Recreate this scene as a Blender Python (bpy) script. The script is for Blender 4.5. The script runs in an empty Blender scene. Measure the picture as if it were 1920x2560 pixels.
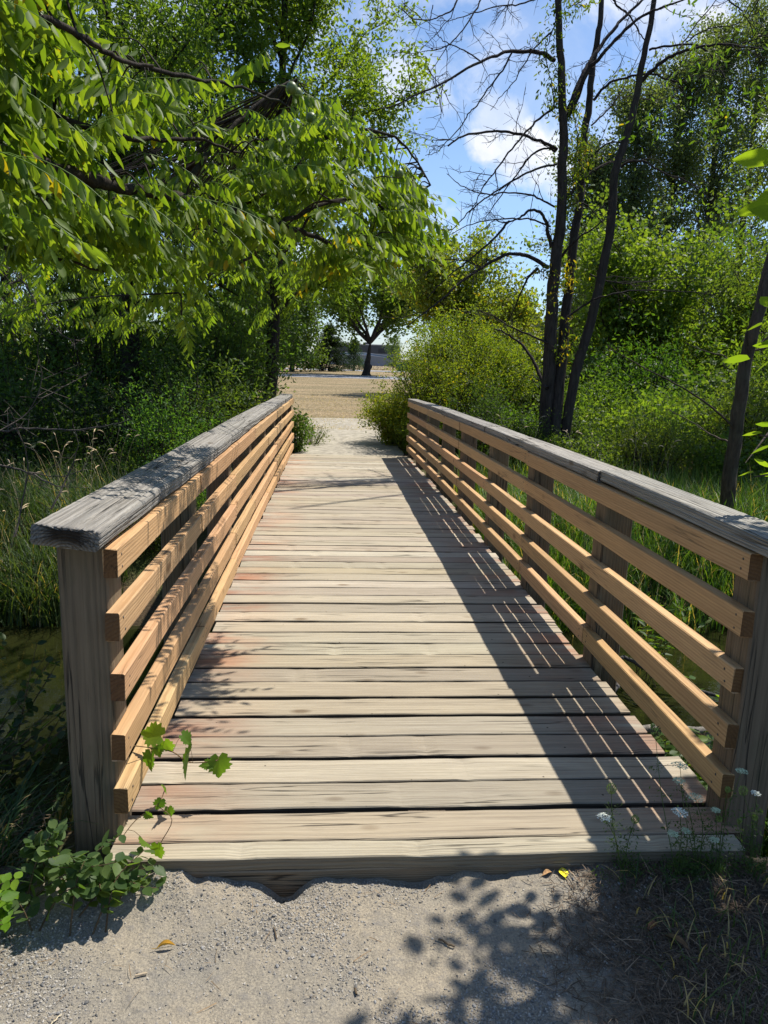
import bpy, math, random
import numpy as np
from mathutils import Vector, Matrix
rng = np.random.default_rng(7)
random.seed(7)
S = bpy.context.scene
COL = S.collection
K = 1.1573

# ------------------------------------------------------------------ camera
F_, H_, PI_, YA, RO = 1841.67, 1.585, .2058, .0766, .0299
def cam_axes():
    R0 = Vector((math.cos(YA), -math.sin(YA), 0))
    Fw = Vector((math.sin(YA)*math.cos(PI_), math.cos(YA)*math.cos(PI_), -math.sin(PI_)))
    U = R0.cross(Fw)
    R = R0*math.cos(RO) + U*math.sin(RO)
    U2 = -R0*math.sin(RO) + U*math.cos(RO)
    return R, U2, Fw
CR, CU, CF = cam_axes()
cam = bpy.data.cameras.new('camera'); co = bpy.data.objects.new('camera', cam); COL.objects.link(co)
cam.sensor_fit = 'VERTICAL'; cam.sensor_height = 36; cam.lens = F_/2560*36
cam.clip_start = .05; cam.clip_end = 3000
m = Matrix((CR, CU, -CF)).transposed().to_4x4(); m.translation = (0, 0, H_); co.matrix_world = m
S.camera = co
def at(px, py, y):
    "photo measurement -> world point at distance y along the bridge"
    d = CF*1.0 + CR*((px-960)/F_) - CU*((py-1280)/F_)
    t = y/d.y
    return np.array([d.x*t, y, H_+d.z*t])

# ------------------------------------------------------------------ mesh helpers
def norm(v):
    v = np.asarray(v, float); return v/np.maximum(np.linalg.norm(v, axis=-1, keepdims=True), 1e-9)
class MB:
    def __init__(s): s.V = []; s.L = []; s.N = []; s.T = []; s.n = 0
    def add(s, V, F, tint=.5):
        V = np.asarray(V, float).reshape(-1, 3); F = np.asarray(F, np.int64)
        s.V.append(V); s.L.append((F+s.n).ravel()); s.N.append(np.full(len(F), F.shape[1]))
        s.T.append(np.broadcast_to(np.asarray(tint, float), (len(V),)).copy()); s.n += len(V); return s
    def build(s, name, mat, parent=None, loc=None, color=None, smooth=True):
        me = bpy.data.meshes.new(name)
        V = np.concatenate(s.V); L = np.concatenate(s.L); N = np.concatenate(s.N); T = np.concatenate(s.T)
        me.vertices.add(len(V)); me.vertices.foreach_set('co', V.astype(np.float32).ravel())
        me.loops.add(len(L)); me.loops.foreach_set('vertex_index', L.astype(np.int32))
        me.polygons.add(len(N)); st = np.concatenate([[0], np.cumsum(N)[:-1]])
        me.polygons.foreach_set('loop_start', st.astype(np.int32))
        me.polygons.foreach_set('use_smooth', np.full(len(N), smooth))
        me.update(calc_edges=True)
        a = me.attributes.new('tint', 'FLOAT', 'POINT'); a.data.foreach_set('value', T.astype(np.float32))
        me.materials.append(mat)
        o = bpy.data.objects.new(name, me); COL.objects.link(o)
        if parent is not None: o.parent = parent
        if loc is not None: o.location = loc
        if color is not None: o.color = (*color[:3], 1)
        return o
def tag(o, label=None, cat=None, group=None, kind=None):
    if label: o['label'] = label
    if cat: o['category'] = cat
    if group: o['group'] = group
    if kind: o['kind'] = kind
    return o
def empty(name, loc=(0, 0, 0), label=None, cat=None, group=None):
    o = bpy.data.objects.new(name, None); COL.objects.link(o); o.location = loc; o.empty_display_size = .1
    return tag(o, label, cat, group)
def copy_tree(o, parent=None):
    c = o.copy(); COL.objects.link(c); c.parent = parent
    for ch in list(o.children): copy_tree(ch, c)
    return c
def tube(mb, P, R, k=6, tint=.5, jit=0):
    P = np.asarray(P, float); n = len(P); R = np.broadcast_to(np.asarray(R, float), (n,))
    T = norm(np.gradient(P, axis=0)); ref = np.eye(3)[int(np.abs(T).max(0).argmin())]
    A = norm(np.cross(T, ref)); B = np.cross(T, A)
    an = np.arange(k)*2*math.pi/k
    rr = R[:, None]*(1+jit*rng.uniform(-1, 1, (n, k)))
    V = P[:, None, :] + rr[..., None]*(np.cos(an)[None, :, None]*A[:, None, :] + np.sin(an)[None, :, None]*B[:, None, :])
    i = np.arange(n-1)[:, None]*k; j = np.arange(k)[None, :]; j2 = (j+1) % k
    F = np.stack([i+j, i+j2, i+k+j2, i+k+j], -1).reshape(-1, 4)
    mb.add(V.reshape(-1, 3), F[:, ::-1], tint)
def smooth_line(P, n=4, jit=0.0):
    "Catmull-Rom resample"
    P = np.asarray(P, float)
    if len(P) < 3: return P[0]+(P[1]-P[0])*np.linspace(0, 1, n+1)[:, None]
    Q = np.vstack([2*P[0]-P[1], P, 2*P[-1]-P[-2]]); out = []
    for i in range(1, len(Q)-2):
        for t in np.arange(n)/n:
            out.append(.5*((2*Q[i])+(-Q[i-1]+Q[i+1])*t+(2*Q[i-1]-5*Q[i]+4*Q[i+1]-Q[i+2])*t*t+(-Q[i-1]+3*Q[i]-3*Q[i+1]+Q[i+2])*t**3))
    out.append(P[-1]); out = np.array(out)
    if jit: out[1:-1] += rng.normal(0, jit, out[1:-1].shape)
    return out
# leaf templates: x along the blade, y across, z up. all triangles
def rhomb(w=.45): return np.array([[0, 0, 0], [.45, w/2, .05], [1, 0, -.08], [.45, -w/2, .05]]), np.array([[0, 2, 1], [0, 3, 2]])
def blade(w=.36, curl=-.12):
    xs = [0, .22, .5, .78, 1]; ws = [0, .78, 1, .6, 0]
    V = [[0, 0, 0]]
    for x, q in zip(xs[1:4], ws[1:4]):
        z = curl*x*x; V += [[x, q*w/2, z+.03], [x, 0, z-.02], [x, -q*w/2, z+.03]]
    V.append([1, 0, curl])
    F = [[0, 2, 1], [0, 3, 2]]
    for a in (1, 4): F += [[a, a+1, a+4], [a, a+4, a+3], [a+1, a+2, a+5], [a+1, a+5, a+4]]
    F += [[7, 8, 10], [8, 9, 10]]
    return np.array(V), np.array(F)
def lobed(pts, mid=-.03, fold=.05, dr=.12):
    "broad leaf from half outline (x,y)"
    h = np.array(pts); V = [[.12, 0, 0]]+[[x, y, fold*abs(y)-dr*x*x] for x, y in h]+[[x, -y, fold*abs(y)-dr*x*x] for x, y in h[::-1][1:-1] if True]
    n = len(V)-1; F = [[0, i, i % n+1] for i in range(1, n+1)]
    return np.array(V), np.array(F)
MAPLE = lobed([(0, 0), (-.05, .2), (.12, .42), (.3, .3), (.45, .5), (.55, .22), (.72, .22), (1, 0)])
GRAPE = lobed([(.02, 0), (-.16, .14), (-.08, .36), (.06, .34), (.1, .52), (.28, .4), (.36, .56), (.47, .42), (.58, .46), (.6, .27), (.74, .27), (.78, .14), (.88, .12), (1.02, 0)], fold=.28, dr=.3)
OVAL = blade(.62, -.06); LANCE = blade(.33, -.16); RH = rhomb(.42); RHW = rhomb(.8)
def frames(D, Nn):
    X = norm(D); Y = norm(np.cross(Nn, X)); Z = np.cross(X, Y)
    return np.stack([X, Y, Z], 1)     # rows
def scatter(mb, tpl, P, D, Nn, size, tint):
    V, F = tpl; P = np.asarray(P); n = len(P)
    R = frames(D, Nn); size = np.broadcast_to(size, (n,))
    W = P[:, None, :] + size[:, None, None]*np.einsum('vk,nkj->nvj', V, R)
    FF = (np.arange(n)[:, None, None]*len(V)+F[None]).reshape(-1, F.shape[1])
    mb.add(W.reshape(-1, 3), FF, np.repeat(np.broadcast_to(tint, (n,)), len(V)))
def rnd_dir(n, up=0): v = rng.normal(size=(n, 3)); v[:, 2] += up; return norm(v)

# ------------------------------------------------------------------ materials
def newmat(name):
    m = bpy.data.materials.new(name); m.use_nodes = True; nt = m.node_tree; nt.nodes.clear()
    out = nt.nodes.new('ShaderNodeOutputMaterial'); return m, nt, out
class NT:
    def __init__(s, nt): s.nt = nt
    def n(s, t, **k):
        nd = s.nt.nodes.new(t)
        for a, b in k.items(): setattr(nd, a, b)
        return nd
    def set(s, sock, v):
        if isinstance(v, bpy.types.NodeSocket): s.nt.links.new(v, sock)
        elif v is not None: sock.default_value = v
    def math(s, op, a, b=None, c=None, clamp=False):
        nd = s.n('ShaderNodeMath', operation=op, use_clamp=clamp)
        for i, v in enumerate((a, b, c)):
            if v is not None: s.set(nd.inputs[i], v)
        return nd.outputs[0]
    def vmath(s, op, a, b=None):
        nd = s.n('ShaderNodeVectorMath', operation=op); s.set(nd.inputs[0], a)
        if b is not None: s.set(nd.inputs[1], b)
        return nd.outputs[0]
    def mix(s, f, a, b, mode='MIX'):
        nd = s.n('ShaderNodeMix', data_type='RGBA', blend_type=mode); s.set(nd.inputs[0], f)
        for i, v in ((6, a), (7, b)):
            s.set(nd.inputs[i], (*v, 1) if isinstance(v, tuple) and len(v) == 3 else v)
        return nd.outputs[2]
    def noise(s, vec, scale, detail=4, rough=.55, dist=0):
        nd = s.n('ShaderNodeTexNoise'); s.set(nd.inputs['Vector'], vec)
        nd.inputs['Scale'].default_value = scale; nd.inputs['Detail'].default_value = detail
        nd.inputs['Roughness'].default_value = rough; nd.inputs['Distortion'].default_value = dist
        return nd.outputs[0]
    def ramp(s, v, lo, hi, a=0., b=1.):
        nd = s.n('ShaderNodeMapRange'); nd.clamp = True; s.set(nd.inputs[0], v)
        for i, q in ((1, lo), (2, hi), (3, a), (4, b)): nd.inputs[i].default_value = q
        return nd.outputs[0]
    def bump(s, h, strength, dist, nrm=None):
        nd = s.n('ShaderNodeBump'); nd.inputs['Strength'].default_value = strength; nd.inputs['Distance'].default_value = dist
        s.set(nd.inputs['Height'], h)
        if nrm is not None: s.set(nd.inputs['Normal'], nrm)
        return nd.outputs[0]
    def prin(s, col, rough=.7, spec=.3, nrm=None):
        nd = s.n('ShaderNodeBsdfPrincipled'); s.set(nd.inputs['Base Color'], (*col, 1) if isinstance(col, tuple) else col)
        s.set(nd.inputs['Roughness'], rough); nd.inputs['Specular IOR Level'].default_value = spec
        if nrm is not None: s.set(nd.inputs['Normal'], nrm)
        return nd
def leaf_material(name, trans=.55, rough=.5, spec=.32, yellow=(.30, .24, .02)):
    m, nt, out = newmat(name); g = NT(nt)
    oc = g.n('ShaderNodeObjectInfo').outputs['Color']
    at_ = g.n('ShaderNodeAttribute', attribute_name='tint').outputs['Fac']
    hsv = g.n('ShaderNodeHueSaturation'); g.set(hsv.inputs['Color'], oc)
    g.set(hsv.inputs['Hue'], g.ramp(at_, 0, 1, .525, .475)); g.set(hsv.inputs['Value'], g.ramp(at_, 0, 1, .62, 1.45)); hsv.inputs['Saturation'].default_value = 1.0
    c = g.mix(g.math('GREATER_THAN', at_, 1.5), hsv.outputs[0], yellow)
    bs = g.prin(c, rough, spec)
    tr = g.n('ShaderNodeBsdfTranslucent'); 
    tc = g.mix(1.0, c, (2.0, 1.9, .5), 'MULTIPLY'); g.set(tr.inputs[0], tc)
    ms = g.n('ShaderNodeMixShader'); ms.inputs[0].default_value = trans
    nt.links.new(bs.outputs[0], ms.inputs[1]); nt.links.new(tr.outputs[0], ms.inputs[2]); nt.links.new(ms.outputs[0], out.inputs[0])
    return m
LEAF = leaf_material('leaf_surface')
GRASS = leaf_material('grass_surface', .35, .5, .35, yellow=(.42, .32, .14))
def bark_material(name, sc=1.):
    m, nt, out = newmat(name); g = NT(nt)
    oc = g.n('ShaderNodeObjectInfo').outputs['Color']; tc = g.n('ShaderNodeTexCoord').outputs['Object']
    mp = g.vmath('MULTIPLY', tc, (22*sc, 22*sc, 4*sc)); n1 = g.noise(mp, 1, 5, .65, .6); n2 = g.noise(tc, 3, 3)
    c = g.mix(g.ramp(n1, .3, .7), g.mix(1., oc, (.45, .45, .45), 'MULTIPLY'), g.mix(1., oc, (1.5, 1.45, 1.4), 'MULTIPLY'))
    c = g.mix(g.ramp(n2, .55, .75, 0, .35), c, (.09, .10, .06))
    b = g.prin(c, .9, .15, g.bump(n1, 1.0, .02)); nt.links.new(b.outputs[0], out.inputs[0]); return m
BARK = bark_material('bark')
def wood_material(name, axis, ring_col, base_fac, streak=.35, stain=False, crack=.5, bumpd=.002, ring_scale=28, rough=.75, dots=False, moss=0., ringamt=.5, endfac=.6, sidefac=1.):
    "sawn timber; axis = direction of the grain"
    m, nt, out = newmat(name); g = NT(nt)
    oi = g.n('ShaderNodeObjectInfo'); oc = oi.outputs['Color']; rd = oi.outputs['Random']
    tc = g.n('ShaderNodeTexCoord').outputs['Object']
    sp = g.n('ShaderNodeSeparateXYZ'); g.set(sp.inputs[0], tc); X, Y, Z = sp.outputs
    a, b, c_ = {'x': (X, Y, Z), 'y': (Y, X, Z), 'z': (Z, X, Y)}[axis]
    def comb(sa, sb, sc, oa=0., ob=0., oz=0.):
        cb = g.n('ShaderNodeCombineXYZ')
        for i, (q, k, o) in enumerate(((a, sa, oa), (b, sb, ob), (c_, sc, oz))):
            g.set(cb.inputs[i], g.math('ADD', g.math('MULTIPLY', q, k), g.math('MULTIPLY', rd, o) if o else 0.))
        return cb.outputs[0]
    wv = g.n('ShaderNodeTexWave', wave_type='RINGS', rings_direction='X')
    v0 = comb(.10, 1, 1, 3.)
    offn = g.n('ShaderNodeCombineXYZ'); g.set(offn.inputs[1], g.math('MULTIPLY_ADD', rd, .16, -.08)); g.set(offn.inputs[2], g.math('MULTIPLY_ADD', g.math('FRACT', g.math('MULTIPLY', rd, 7.3)), .08, .035))
    g.set(wv.inputs['Vector'], g.vmath('ADD', v0, offn.outputs[0]))
    wv.inputs['Scale'].default_value = ring_scale; wv.inputs['Distortion'].default_value = 2.2; wv.inputs['Detail'].default_value = 3
    wv.inputs['Detail Scale'].default_value = 5; wv.inputs['Detail Roughness'].default_value = .6
    ring = wv.outputs['Fac']
    st = g.noise(comb(3.2, 150, 150, 20., 9., 4.), 1, 3, .6)
    st2 = g.noise(comb(1.2, 34, 34, 11., 5.), 1, 4, .6)
    blot = g.noise(comb(3., 5, 5, 31., 7.), 1, 3)
    col = g.mix(g.math('MULTIPLY', g.math('POWER', ring, 2.), ringamt), oc, ring_col)
    col = g.mix(g.ramp(st, .35, .7, 0, streak), col, g.mix(1., col, (.50, .46, .42), 'MULTIPLY'))
    col = g.mix(g.ramp(st2, .3, .7, .0, .6), col, g.mix(1., col, (.78, .77, .78), 'MULTIPLY'))
    col = g.mix(g.ramp(blot, .35, .7, 0, .5), col, g.mix(1., col, (1.14, 1.13, 1.08), 'MULTIPLY'))
    # knots
    vo = g.n('ShaderNodeTexVoronoi'); g.set(vo.inputs['Vector'], comb(2.2, 5, 5, 13., 3.)); vo.inputs['Scale'].default_value = 1
    kn = g.ramp(vo.outputs['Distance'], .05, .13, 1, 0)
    col = g.mix(g.math('MULTIPLY', kn, .75), col, g.mix(1., col, (.38, .29, .21), 'MULTIPLY'))
    # cracks
    cn = g.noise(comb(.7, 22, 22, 17., 8.), 1, 3, .55)
    cl = g.ramp(g.math('ABSOLUTE', g.math('SUBTRACT', cn, .5)), .003, .016, 1, 0)
    cm = g.ramp(g.noise(comb(1.1, 4, 4, 7., 2.), 1, 2), .47, .56)
    ck = g.math('MULTIPLY', g.math('MULTIPLY', cl, cm), crack)
    col = g.mix(ck, col, (.03, .024, .018))
    if endfac < 1:
        sn = g.n('ShaderNodeSeparateXYZ'); g.set(sn.inputs[0], g.n('ShaderNodeTexCoord').outputs['Normal'])
        ef = g.ramp(g.math('ABSOLUTE', sn.outputs['xyz'.index(axis)]), .75, .95); col = g.mix(ef, col, g.mix(1., col, (endfac, endfac*.8, endfac*.62), 'MULTIPLY'))
    if sidefac < 1:   # plank side faces coloured darker: painted shade for the gaps between boards
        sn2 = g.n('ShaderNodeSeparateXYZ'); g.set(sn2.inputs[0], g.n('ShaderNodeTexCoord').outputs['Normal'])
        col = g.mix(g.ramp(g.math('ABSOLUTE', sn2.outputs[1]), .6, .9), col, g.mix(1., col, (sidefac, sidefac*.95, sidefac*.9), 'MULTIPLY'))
    if dots:
        v2 = g.n('ShaderNodeTexVoronoi'); g.set(v2.inputs['Vector'], comb(14, 14, 14, 5.)); v2.inputs['Scale'].default_value = 1
        dt = g.math('MULTIPLY', g.ramp(v2.outputs['Distance'], .05, .075, 1, 0), g.ramp(g.noise(comb(3, 7, 7, 2.), 1, 2), .52, .56))
        col = g.mix(dt, col, (.04, .03, .02))
    if stain:
        # red preservative left at the plank ends
        e = g.math('ABSOLUTE', X); f = g.ramp(e, .58, 1.0)
        nn = g.noise(comb(2.5, 6, 6, 40., 3.), 1, 4, .6)
        f = g.math('MULTIPLY', f, g.ramp(nn, .36, .6)); f = g.math('MULTIPLY', f, g.ramp(rd, .25, .75, .1, 1.))
        col = g.mix(f, col, g.mix(1., col, (.98, .56, .45), 'MULTIPLY'))
    if moss:
        mn = g.noise(comb(4, 9, 9, 3.), 1, 4, .7)
        col = g.mix(g.ramp(mn, .5, .75, 0, moss), col, (.075, .08, .035))
    h = g.math('ADD', g.math('MULTIPLY', ring, .6), g.math('MULTIPLY', st, .8)); h = g.math('SUBTRACT', h, g.math('MULTIPLY', ck, 3.))
    bs = g.prin(col, rough, .25, g.bump(h, .8, bumpd)); nt.links.new(bs.outputs[0], out.inputs[0]); return m
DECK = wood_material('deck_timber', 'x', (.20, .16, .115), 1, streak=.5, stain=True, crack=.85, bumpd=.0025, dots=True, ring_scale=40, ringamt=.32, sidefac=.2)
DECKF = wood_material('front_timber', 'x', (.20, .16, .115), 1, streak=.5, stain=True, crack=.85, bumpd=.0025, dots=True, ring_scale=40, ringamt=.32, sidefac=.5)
RAILW = wood_material('new_rail_timber', 'y', (.34, .165, .06), 1, streak=.42, crack=.45, bumpd=.001, ring_scale=26, rough=.6, ringamt=.4, endfac=.28)
CAPW = wood_material('weathered_cap_timber', 'y', (.13, .125, .115), 1, streak=.75, crack=1., bumpd=.006, ring_scale=34, rough=.85, ringamt=.5, endfac=.13)
POSTW = wood_material('post_timber', 'z', (.11, .085, .055), 1, streak=.45, crack=.9, bumpd=.003, ring_scale=24, moss=.4)
BEAMW = wood_material('beam_timber', 'y', (.06, .045, .03), 1, streak=.4, crack=.6, bumpd=.002)

def simple_mat(name, col, rough=.6, spec=.4, bump=None, metal=0., var=.0, sc=20):
    m, nt, out = newmat(name); g = NT(nt); tc = g.n('ShaderNodeTexCoord').outputs['Object']
    n = g.noise(tc, sc, 4)
    c = g.mix(g.ramp(n, .3, .7), tuple(x*(1-var) for x in col), tuple(min(1, x*(1+var)) for x in col))
    b = g.prin(c, rough, spec, g.bump(n, .5, bump) if bump else None); b.inputs['Metallic'].default_value = metal
    nt.links.new(b.outputs[0], out.inputs[0]); return m
def ocolor_mat(name, rough=.6, spec=.3, var=.15, sc=30, trans=0):
    m, nt, out = newmat(name); g = NT(nt); tc = g.n('ShaderNodeTexCoord').outputs['Object']
    oc = g.n('ShaderNodeObjectInfo').outputs['Color']; a = g.n('ShaderNodeAttribute', attribute_name='tint').outputs['Fac']
    n = g.noise(tc, sc, 3); k = g.math('MULTIPLY', g.ramp(n, .3, .7, 1-var, 1+var), g.ramp(a, 0, 1, .55, 1.45))
    cb = g.n('ShaderNodeCombineXYZ'); [g.set(cb.inputs[i], k) for i in range(3)]
    c = g.mix(1., oc, cb.outputs[0], 'MULTIPLY'); b = g.prin(c, rough, spec)
    nt.links.new(b.outputs[0], out.inputs[0]); return m
PAINT = ocolor_mat('painted_surface', .45, .5, .08)
STRAW = ocolor_mat('dry_plant_matter', .85, .15, .2)
STONE = ocolor_mat('gravel_stone', .85, .25, .2, 90)

def gravel_mat():
    m, nt, out = newmat('gravel_ground'); g = NT(nt); tc = g.n('ShaderNodeTexCoord').outputs['Object']
    n1 = g.noise(tc, 2.2, 5, .6); n2 = g.noise(tc, 160, 4, .7); n3 = g.noise(tc, 30, 4, .6)
    c = g.mix(g.ramp(n1, .38, .62), (.35, .30, .225), (.27, .245, .20))
    c = g.mix(g.ramp(n2, .35, .7), g.mix(1., c, (.62, .62, .64), 'MULTIPLY'), g.mix(1., c, (1.25, 1.22, 1.15), 'MULTIPLY'))
    c = g.mix(g.ramp(n3, .5, .7, 0, .5), c, (.17, .16, .15))
    sp = g.n('ShaderNodeSeparateXYZ'); g.set(sp.inputs[0], tc)
    edge = g.math('ADD', g.math('ABSOLUTE', g.math('SUBTRACT', sp.outputs[0], g.math('MULTIPLY_ADD', sp.outputs[1], .12, -.25))), g.math('MULTIPLY', g.math('SUBTRACT', g.noise(tc, 5, 4, .6), .5), .5))
    c = g.mix(g.ramp(edge, .78, 1.05, 0, .9), c, g.mix(g.ramp(n2, .35, .65), (.045, .034, .026), (.12, .092, .068)))
    h = g.math('ADD', g.math('MULTIPLY', n2, .4), n3)
    b = g.prin(c, .95, .1, g.bump(h, .9, .012)); nt.links.new(b.outputs[0], out.inputs[0]); return m
def soil_mat():
    m, nt, out = newmat('bank_soil'); g = NT(nt); tc = g.n('ShaderNodeTexCoord').outputs['Object']
    n1 = g.noise(tc, 1.1, 5, .6); n2 = g.noise(tc, 40, 4, .7)
    c = g.mix(g.ramp(n1, .4, .6), (.075, .055, .036), (.06, .075, .025))
    c = g.mix(g.ramp(n2, .3, .7), g.mix(1., c, (.55, .55, .55), 'MULTIPLY'), g.mix(1., c, (1.5, 1.45, 1.3), 'MULTIPLY'))
    b = g.prin(c, .95, .1, g.bump(n2, .9, .02)); nt.links.new(b.outputs[0], out.inputs[0]); return m
def lawn_mat():
    m, nt, out = newmat('dry_lawn_turf'); g = NT(nt); tc = g.n('ShaderNodeTexCoord').outputs['Object']
    n1 = g.noise(g.vmath('MULTIPLY', tc, (.25, .5, 1)), 1, 5, .6); n2 = g.noise(g.vmath('MULTIPLY', tc, (9, 1.6, 1)), 1, 5, .75); n3 = g.noise(g.vmath('MULTIPLY', tc, (60, 9, 1)), 1, 3, .7)
    c = g.mix(g.ramp(n1, .35, .65), (.31, .24, .155), (.20, .17, .105))
    c = g.mix(g.ramp(n2, .35, .65), g.mix(1., c, (.72, .70, .62), 'MULTIPLY'), g.mix(1., c, (1.25, 1.22, 1.2), 'MULTIPLY'))
    c = g.mix(g.ramp(n3, .3, .7), g.mix(1., c, (.7, .68, .62), 'MULTIPLY'), g.mix(1., c, (1.25, 1.24, 1.2), 'MULTIPLY'))
    b = g.prin(c, .95, .1, g.bump(n2, 1, .08)); nt.links.new(b.outputs[0], out.inputs[0]); return m
def water_mat():
    m, nt, out = newmat('creek_water_surface'); g = NT(nt); tc = g.n('ShaderNodeTexCoord').outputs['Object']
    n1 = g.noise(tc, 1.2, 3); n2 = g.noise(g.vmath('MULTIPLY', tc, (5, 8, 1)), 1, 3); n3 = g.noise(tc, 26, 4, .7)
    c = g.mix(g.ramp(n1, .35, .65), (.010, .012, .004), (.020, .022, .006))
    c = g.mix(g.ramp(n3, .66, .72, 0, .4), c, (.05, .058, .014))
    b = g.prin(c, .04, .5, g.bump(n2, .12, .02)); b.inputs['IOR'].default_value = 1.33
    nt.links.new(b.outputs[0], out.inputs[0]); return m
GRAVEL, SOIL, LAWN, WATER = gravel_mat(), soil_mat(), lawn_mat(), water_mat()
ROADM = simple_mat('asphalt_road', (.30, .30, .31), .9, .1, .01, var=.12, sc=3)

# ------------------------------------------------------------------ terrain
def sstep(a, b, x): t = np.clip((x-a)/(b-a), 0, 1); return t*t*(3-2*t)
def vnoise(x, y, s, seed=0):
    x = np.asarray(x)*s; y = np.asarray(y)*s
    return (np.sin(x*1.7+y*.9+seed)+np.sin(x*-1.1+y*2.3+seed*2.1)+np.sin(x*3.1+y*1.3+seed*.7)*.5+np.sin(-x*2.3+y*3.7+seed*1.9)*.5)/3
def gz(x, y):
    x = np.asarray(x, float); y = np.asarray(y, float)
    near = -.15 - .10*sstep(1.3, 3.5, np.abs(x-.35)) + .03*vnoise(x, y, 1.1)*sstep(1.2, 2.2, np.abs(x-.3))
    edge1 = 2.75+.25*vnoise(x, 0*y, .9, 3); edge2 = 7.05+.3*vnoise(x, 0*y, .7, 5)
    d = sstep(edge1-.55, edge1+.9, y)
    far = -.95+.42*sstep(edge2-.3, edge2+1.2, y)+.36*sstep(edge2+1.0, edge2+5.0, y)
    bump = .04*vnoise(x, y, .8, 9)
    z = near*(1-d)+(-1.35)*d
    up = sstep(edge2-.9, edge2+.1, y)
    z = z*(1-up)+(far+bump*sstep(8, 12, y))*up
    z = np.where(y > 14, z*(1-sstep(12.5, 15, y))+(-.19+.02*vnoise(x, y, .1))*sstep(12.5, 15, y), np.where(y > 12.5, z*(1-sstep(12.5, 15, y))+(-.19)*sstep(12.5, 15, y), z))
    return z
def grid_obj(name, xs, ys, zf, mat, kind='structure', off=0.):
    X, Y = np.meshgrid(xs, ys); Z = zf(X, Y)+off
    V = np.stack([X, Y, Z], -1).reshape(-1, 3); nx = len(xs); ny = len(ys)
    i = (np.arange(ny-1)*nx)[:, None]; j = np.arange(nx-1)[None]
    F = np.stack([i+j, i+j+1, i+nx+j+1, i+nx+j], -1).reshape(-1, 4)
    o = MB().add(V, F).build(name, mat); return tag(o, kind=kind) if kind else o
def sp(a, b, n, p=1.): t = np.linspace(0, 1, n)**p; return a+(b-a)*t
xs = np.unique(np.concatenate([-sp(8, 900, 40, 3), np.linspace(-8, 12, 161), sp(12, 900, 40, 3)]))
ys = np.unique(np.concatenate([-sp(0, 60, 12, 2), np.linspace(0, 16, 161), sp(16, 1500, 70, 3)]))
grid_obj('ground', xs, ys, gz, SOIL)
# near gravel path with the wavy washed-out lip under the first plank
_lr = np.random.default_rng(5); _k = [(_lr.uniform(-1, 1, 600), f, a) for f, a in ((4, .008), (11, .008), (27, .006), (60, .004))]
def LIP(x):
    t = 0
    for v, f, a in _k:
        u = (np.asarray(x)+8)*f; i = np.floor(u).astype(int) % 599; q = u-np.floor(u); q = q*q*(3-2*q); t = t+a*(v[i]*(1-q)+v[i+1]*q)
    return t
def path_z(x, y):
    lip = np.exp(-((y-2.10)/.05)**2)
    wav = LIP(x)
    cen = -.066 - .022*np.exp(-((x-.1)/.35)**2)+.02*sstep(.7, 1.2, x)+.035*sstep(-.2, -.6, x)
    hole = -.07*np.exp(-((x+.13)/.055)**2-((y-2.09)/.055)**2)-.03*np.exp(-((x+.4)/.05)**2-((y-2.1)/.04)**2)-.025*np.exp(-((x-.28)/.07)**2-((y-2.1)/.05)**2)
    t = sstep(1.9, 2.1, y)
    base = -.09*(1-t)+cen*t
    fade = sstep(2.2, 3.0, np.abs(x-.3))
    return (base+.0+wav*lip+hole+.004*vnoise(x, y, 9, 2)+.003*vnoise(x, y, 31, 6))*(1-fade)+(gz(x, y)-.03)*fade
grid_obj('gravel_path', np.arange(-2.8, 3.4, .014), np.arange(-1.5, 2.135, .014), path_z, GRAVEL, off=.004)
def far_path_z(x, y): return gz(x, y)
# far path: a strip that curves left into the lawn
fy = np.linspace(13.2, 21.5, 60); cx = .38+0*fy; wd = .95+.4*sstep(13.4, 17.5, fy)+0*fy
V = []; n = 9
for y, c, w in zip(fy, cx, wd):
    for q in np.linspace(-1, 1, n):
        x = c+q*w+.06*math.sin(y*3+q*4); V.append((x, y, float(gz(x, y))+.014+.02*(1-q*q)))
Fc = [[r*n+k, r*n+k+1, (r+1)*n+k+1, (r+1)*n+k] for r in range(len(fy)-1) for k in range(n-1)]
GR2 = simple_mat('far_gravel', (.34, .305, .245), .95, .1, .02, var=.3, sc=9)
tag(MB().add(V, Fc).build('path', GR2), kind='structure')
# dry lawn with ragged near edge
lx = np.linspace(-60, 70, 180); V = []; rows = np.concatenate([np.linspace(0, 3, 8), sp(3, 50, 24, 1.5)[1:]])
for r in rows:
    for x in lx:
        y0 = 17.2+.35*math.sin(x*2.1)+.2*math.sin(x*5.3)+2.9*math.exp(-((x-.5)/1.5)**2)
        y0 = y0 if x < 8 else y0+2
        y = y0+r*(63.5-y0)/50; V.append((x, y, float(gz(x, y))+.022))
nl = len(lx); Fc = [[r*nl+k, r*nl+k+1, (r+1)*nl+k+1, (r+1)*nl+k] for r in range(len(rows)-1) for k in range(nl-1)]
tag(MB().add(V, Fc).build('lawn', LAWN), kind='structure')
def strip(name, y0, y1, mat, off, s=.0):
    xs_ = np.linspace(-250, 300, 60); ys_ = np.linspace(y0, y1, 4); X, Y = np.meshgrid(xs_, ys_); Yw = Y+s*(X)
    Z = gz(X, Yw)+off; V = np.stack([X, Yw, Z], -1).reshape(-1, 3)
    Fc = [[r*60+k, r*60+k+1, (r+1)*60+k+1, (r+1)*60+k] for r in range(3) for k in range(59)]
    return tag(MB().add(V, Fc).build(name, mat), kind='structure')
strip('road', 63.2, 72.5, ROADM, .035)
strip('lawn', 72.4, 97, LAWN, .03)
strip('road', 97, 106, ROADM, .04)
strip('lawn', 105.9, 260, LAWN, .045)
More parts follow.
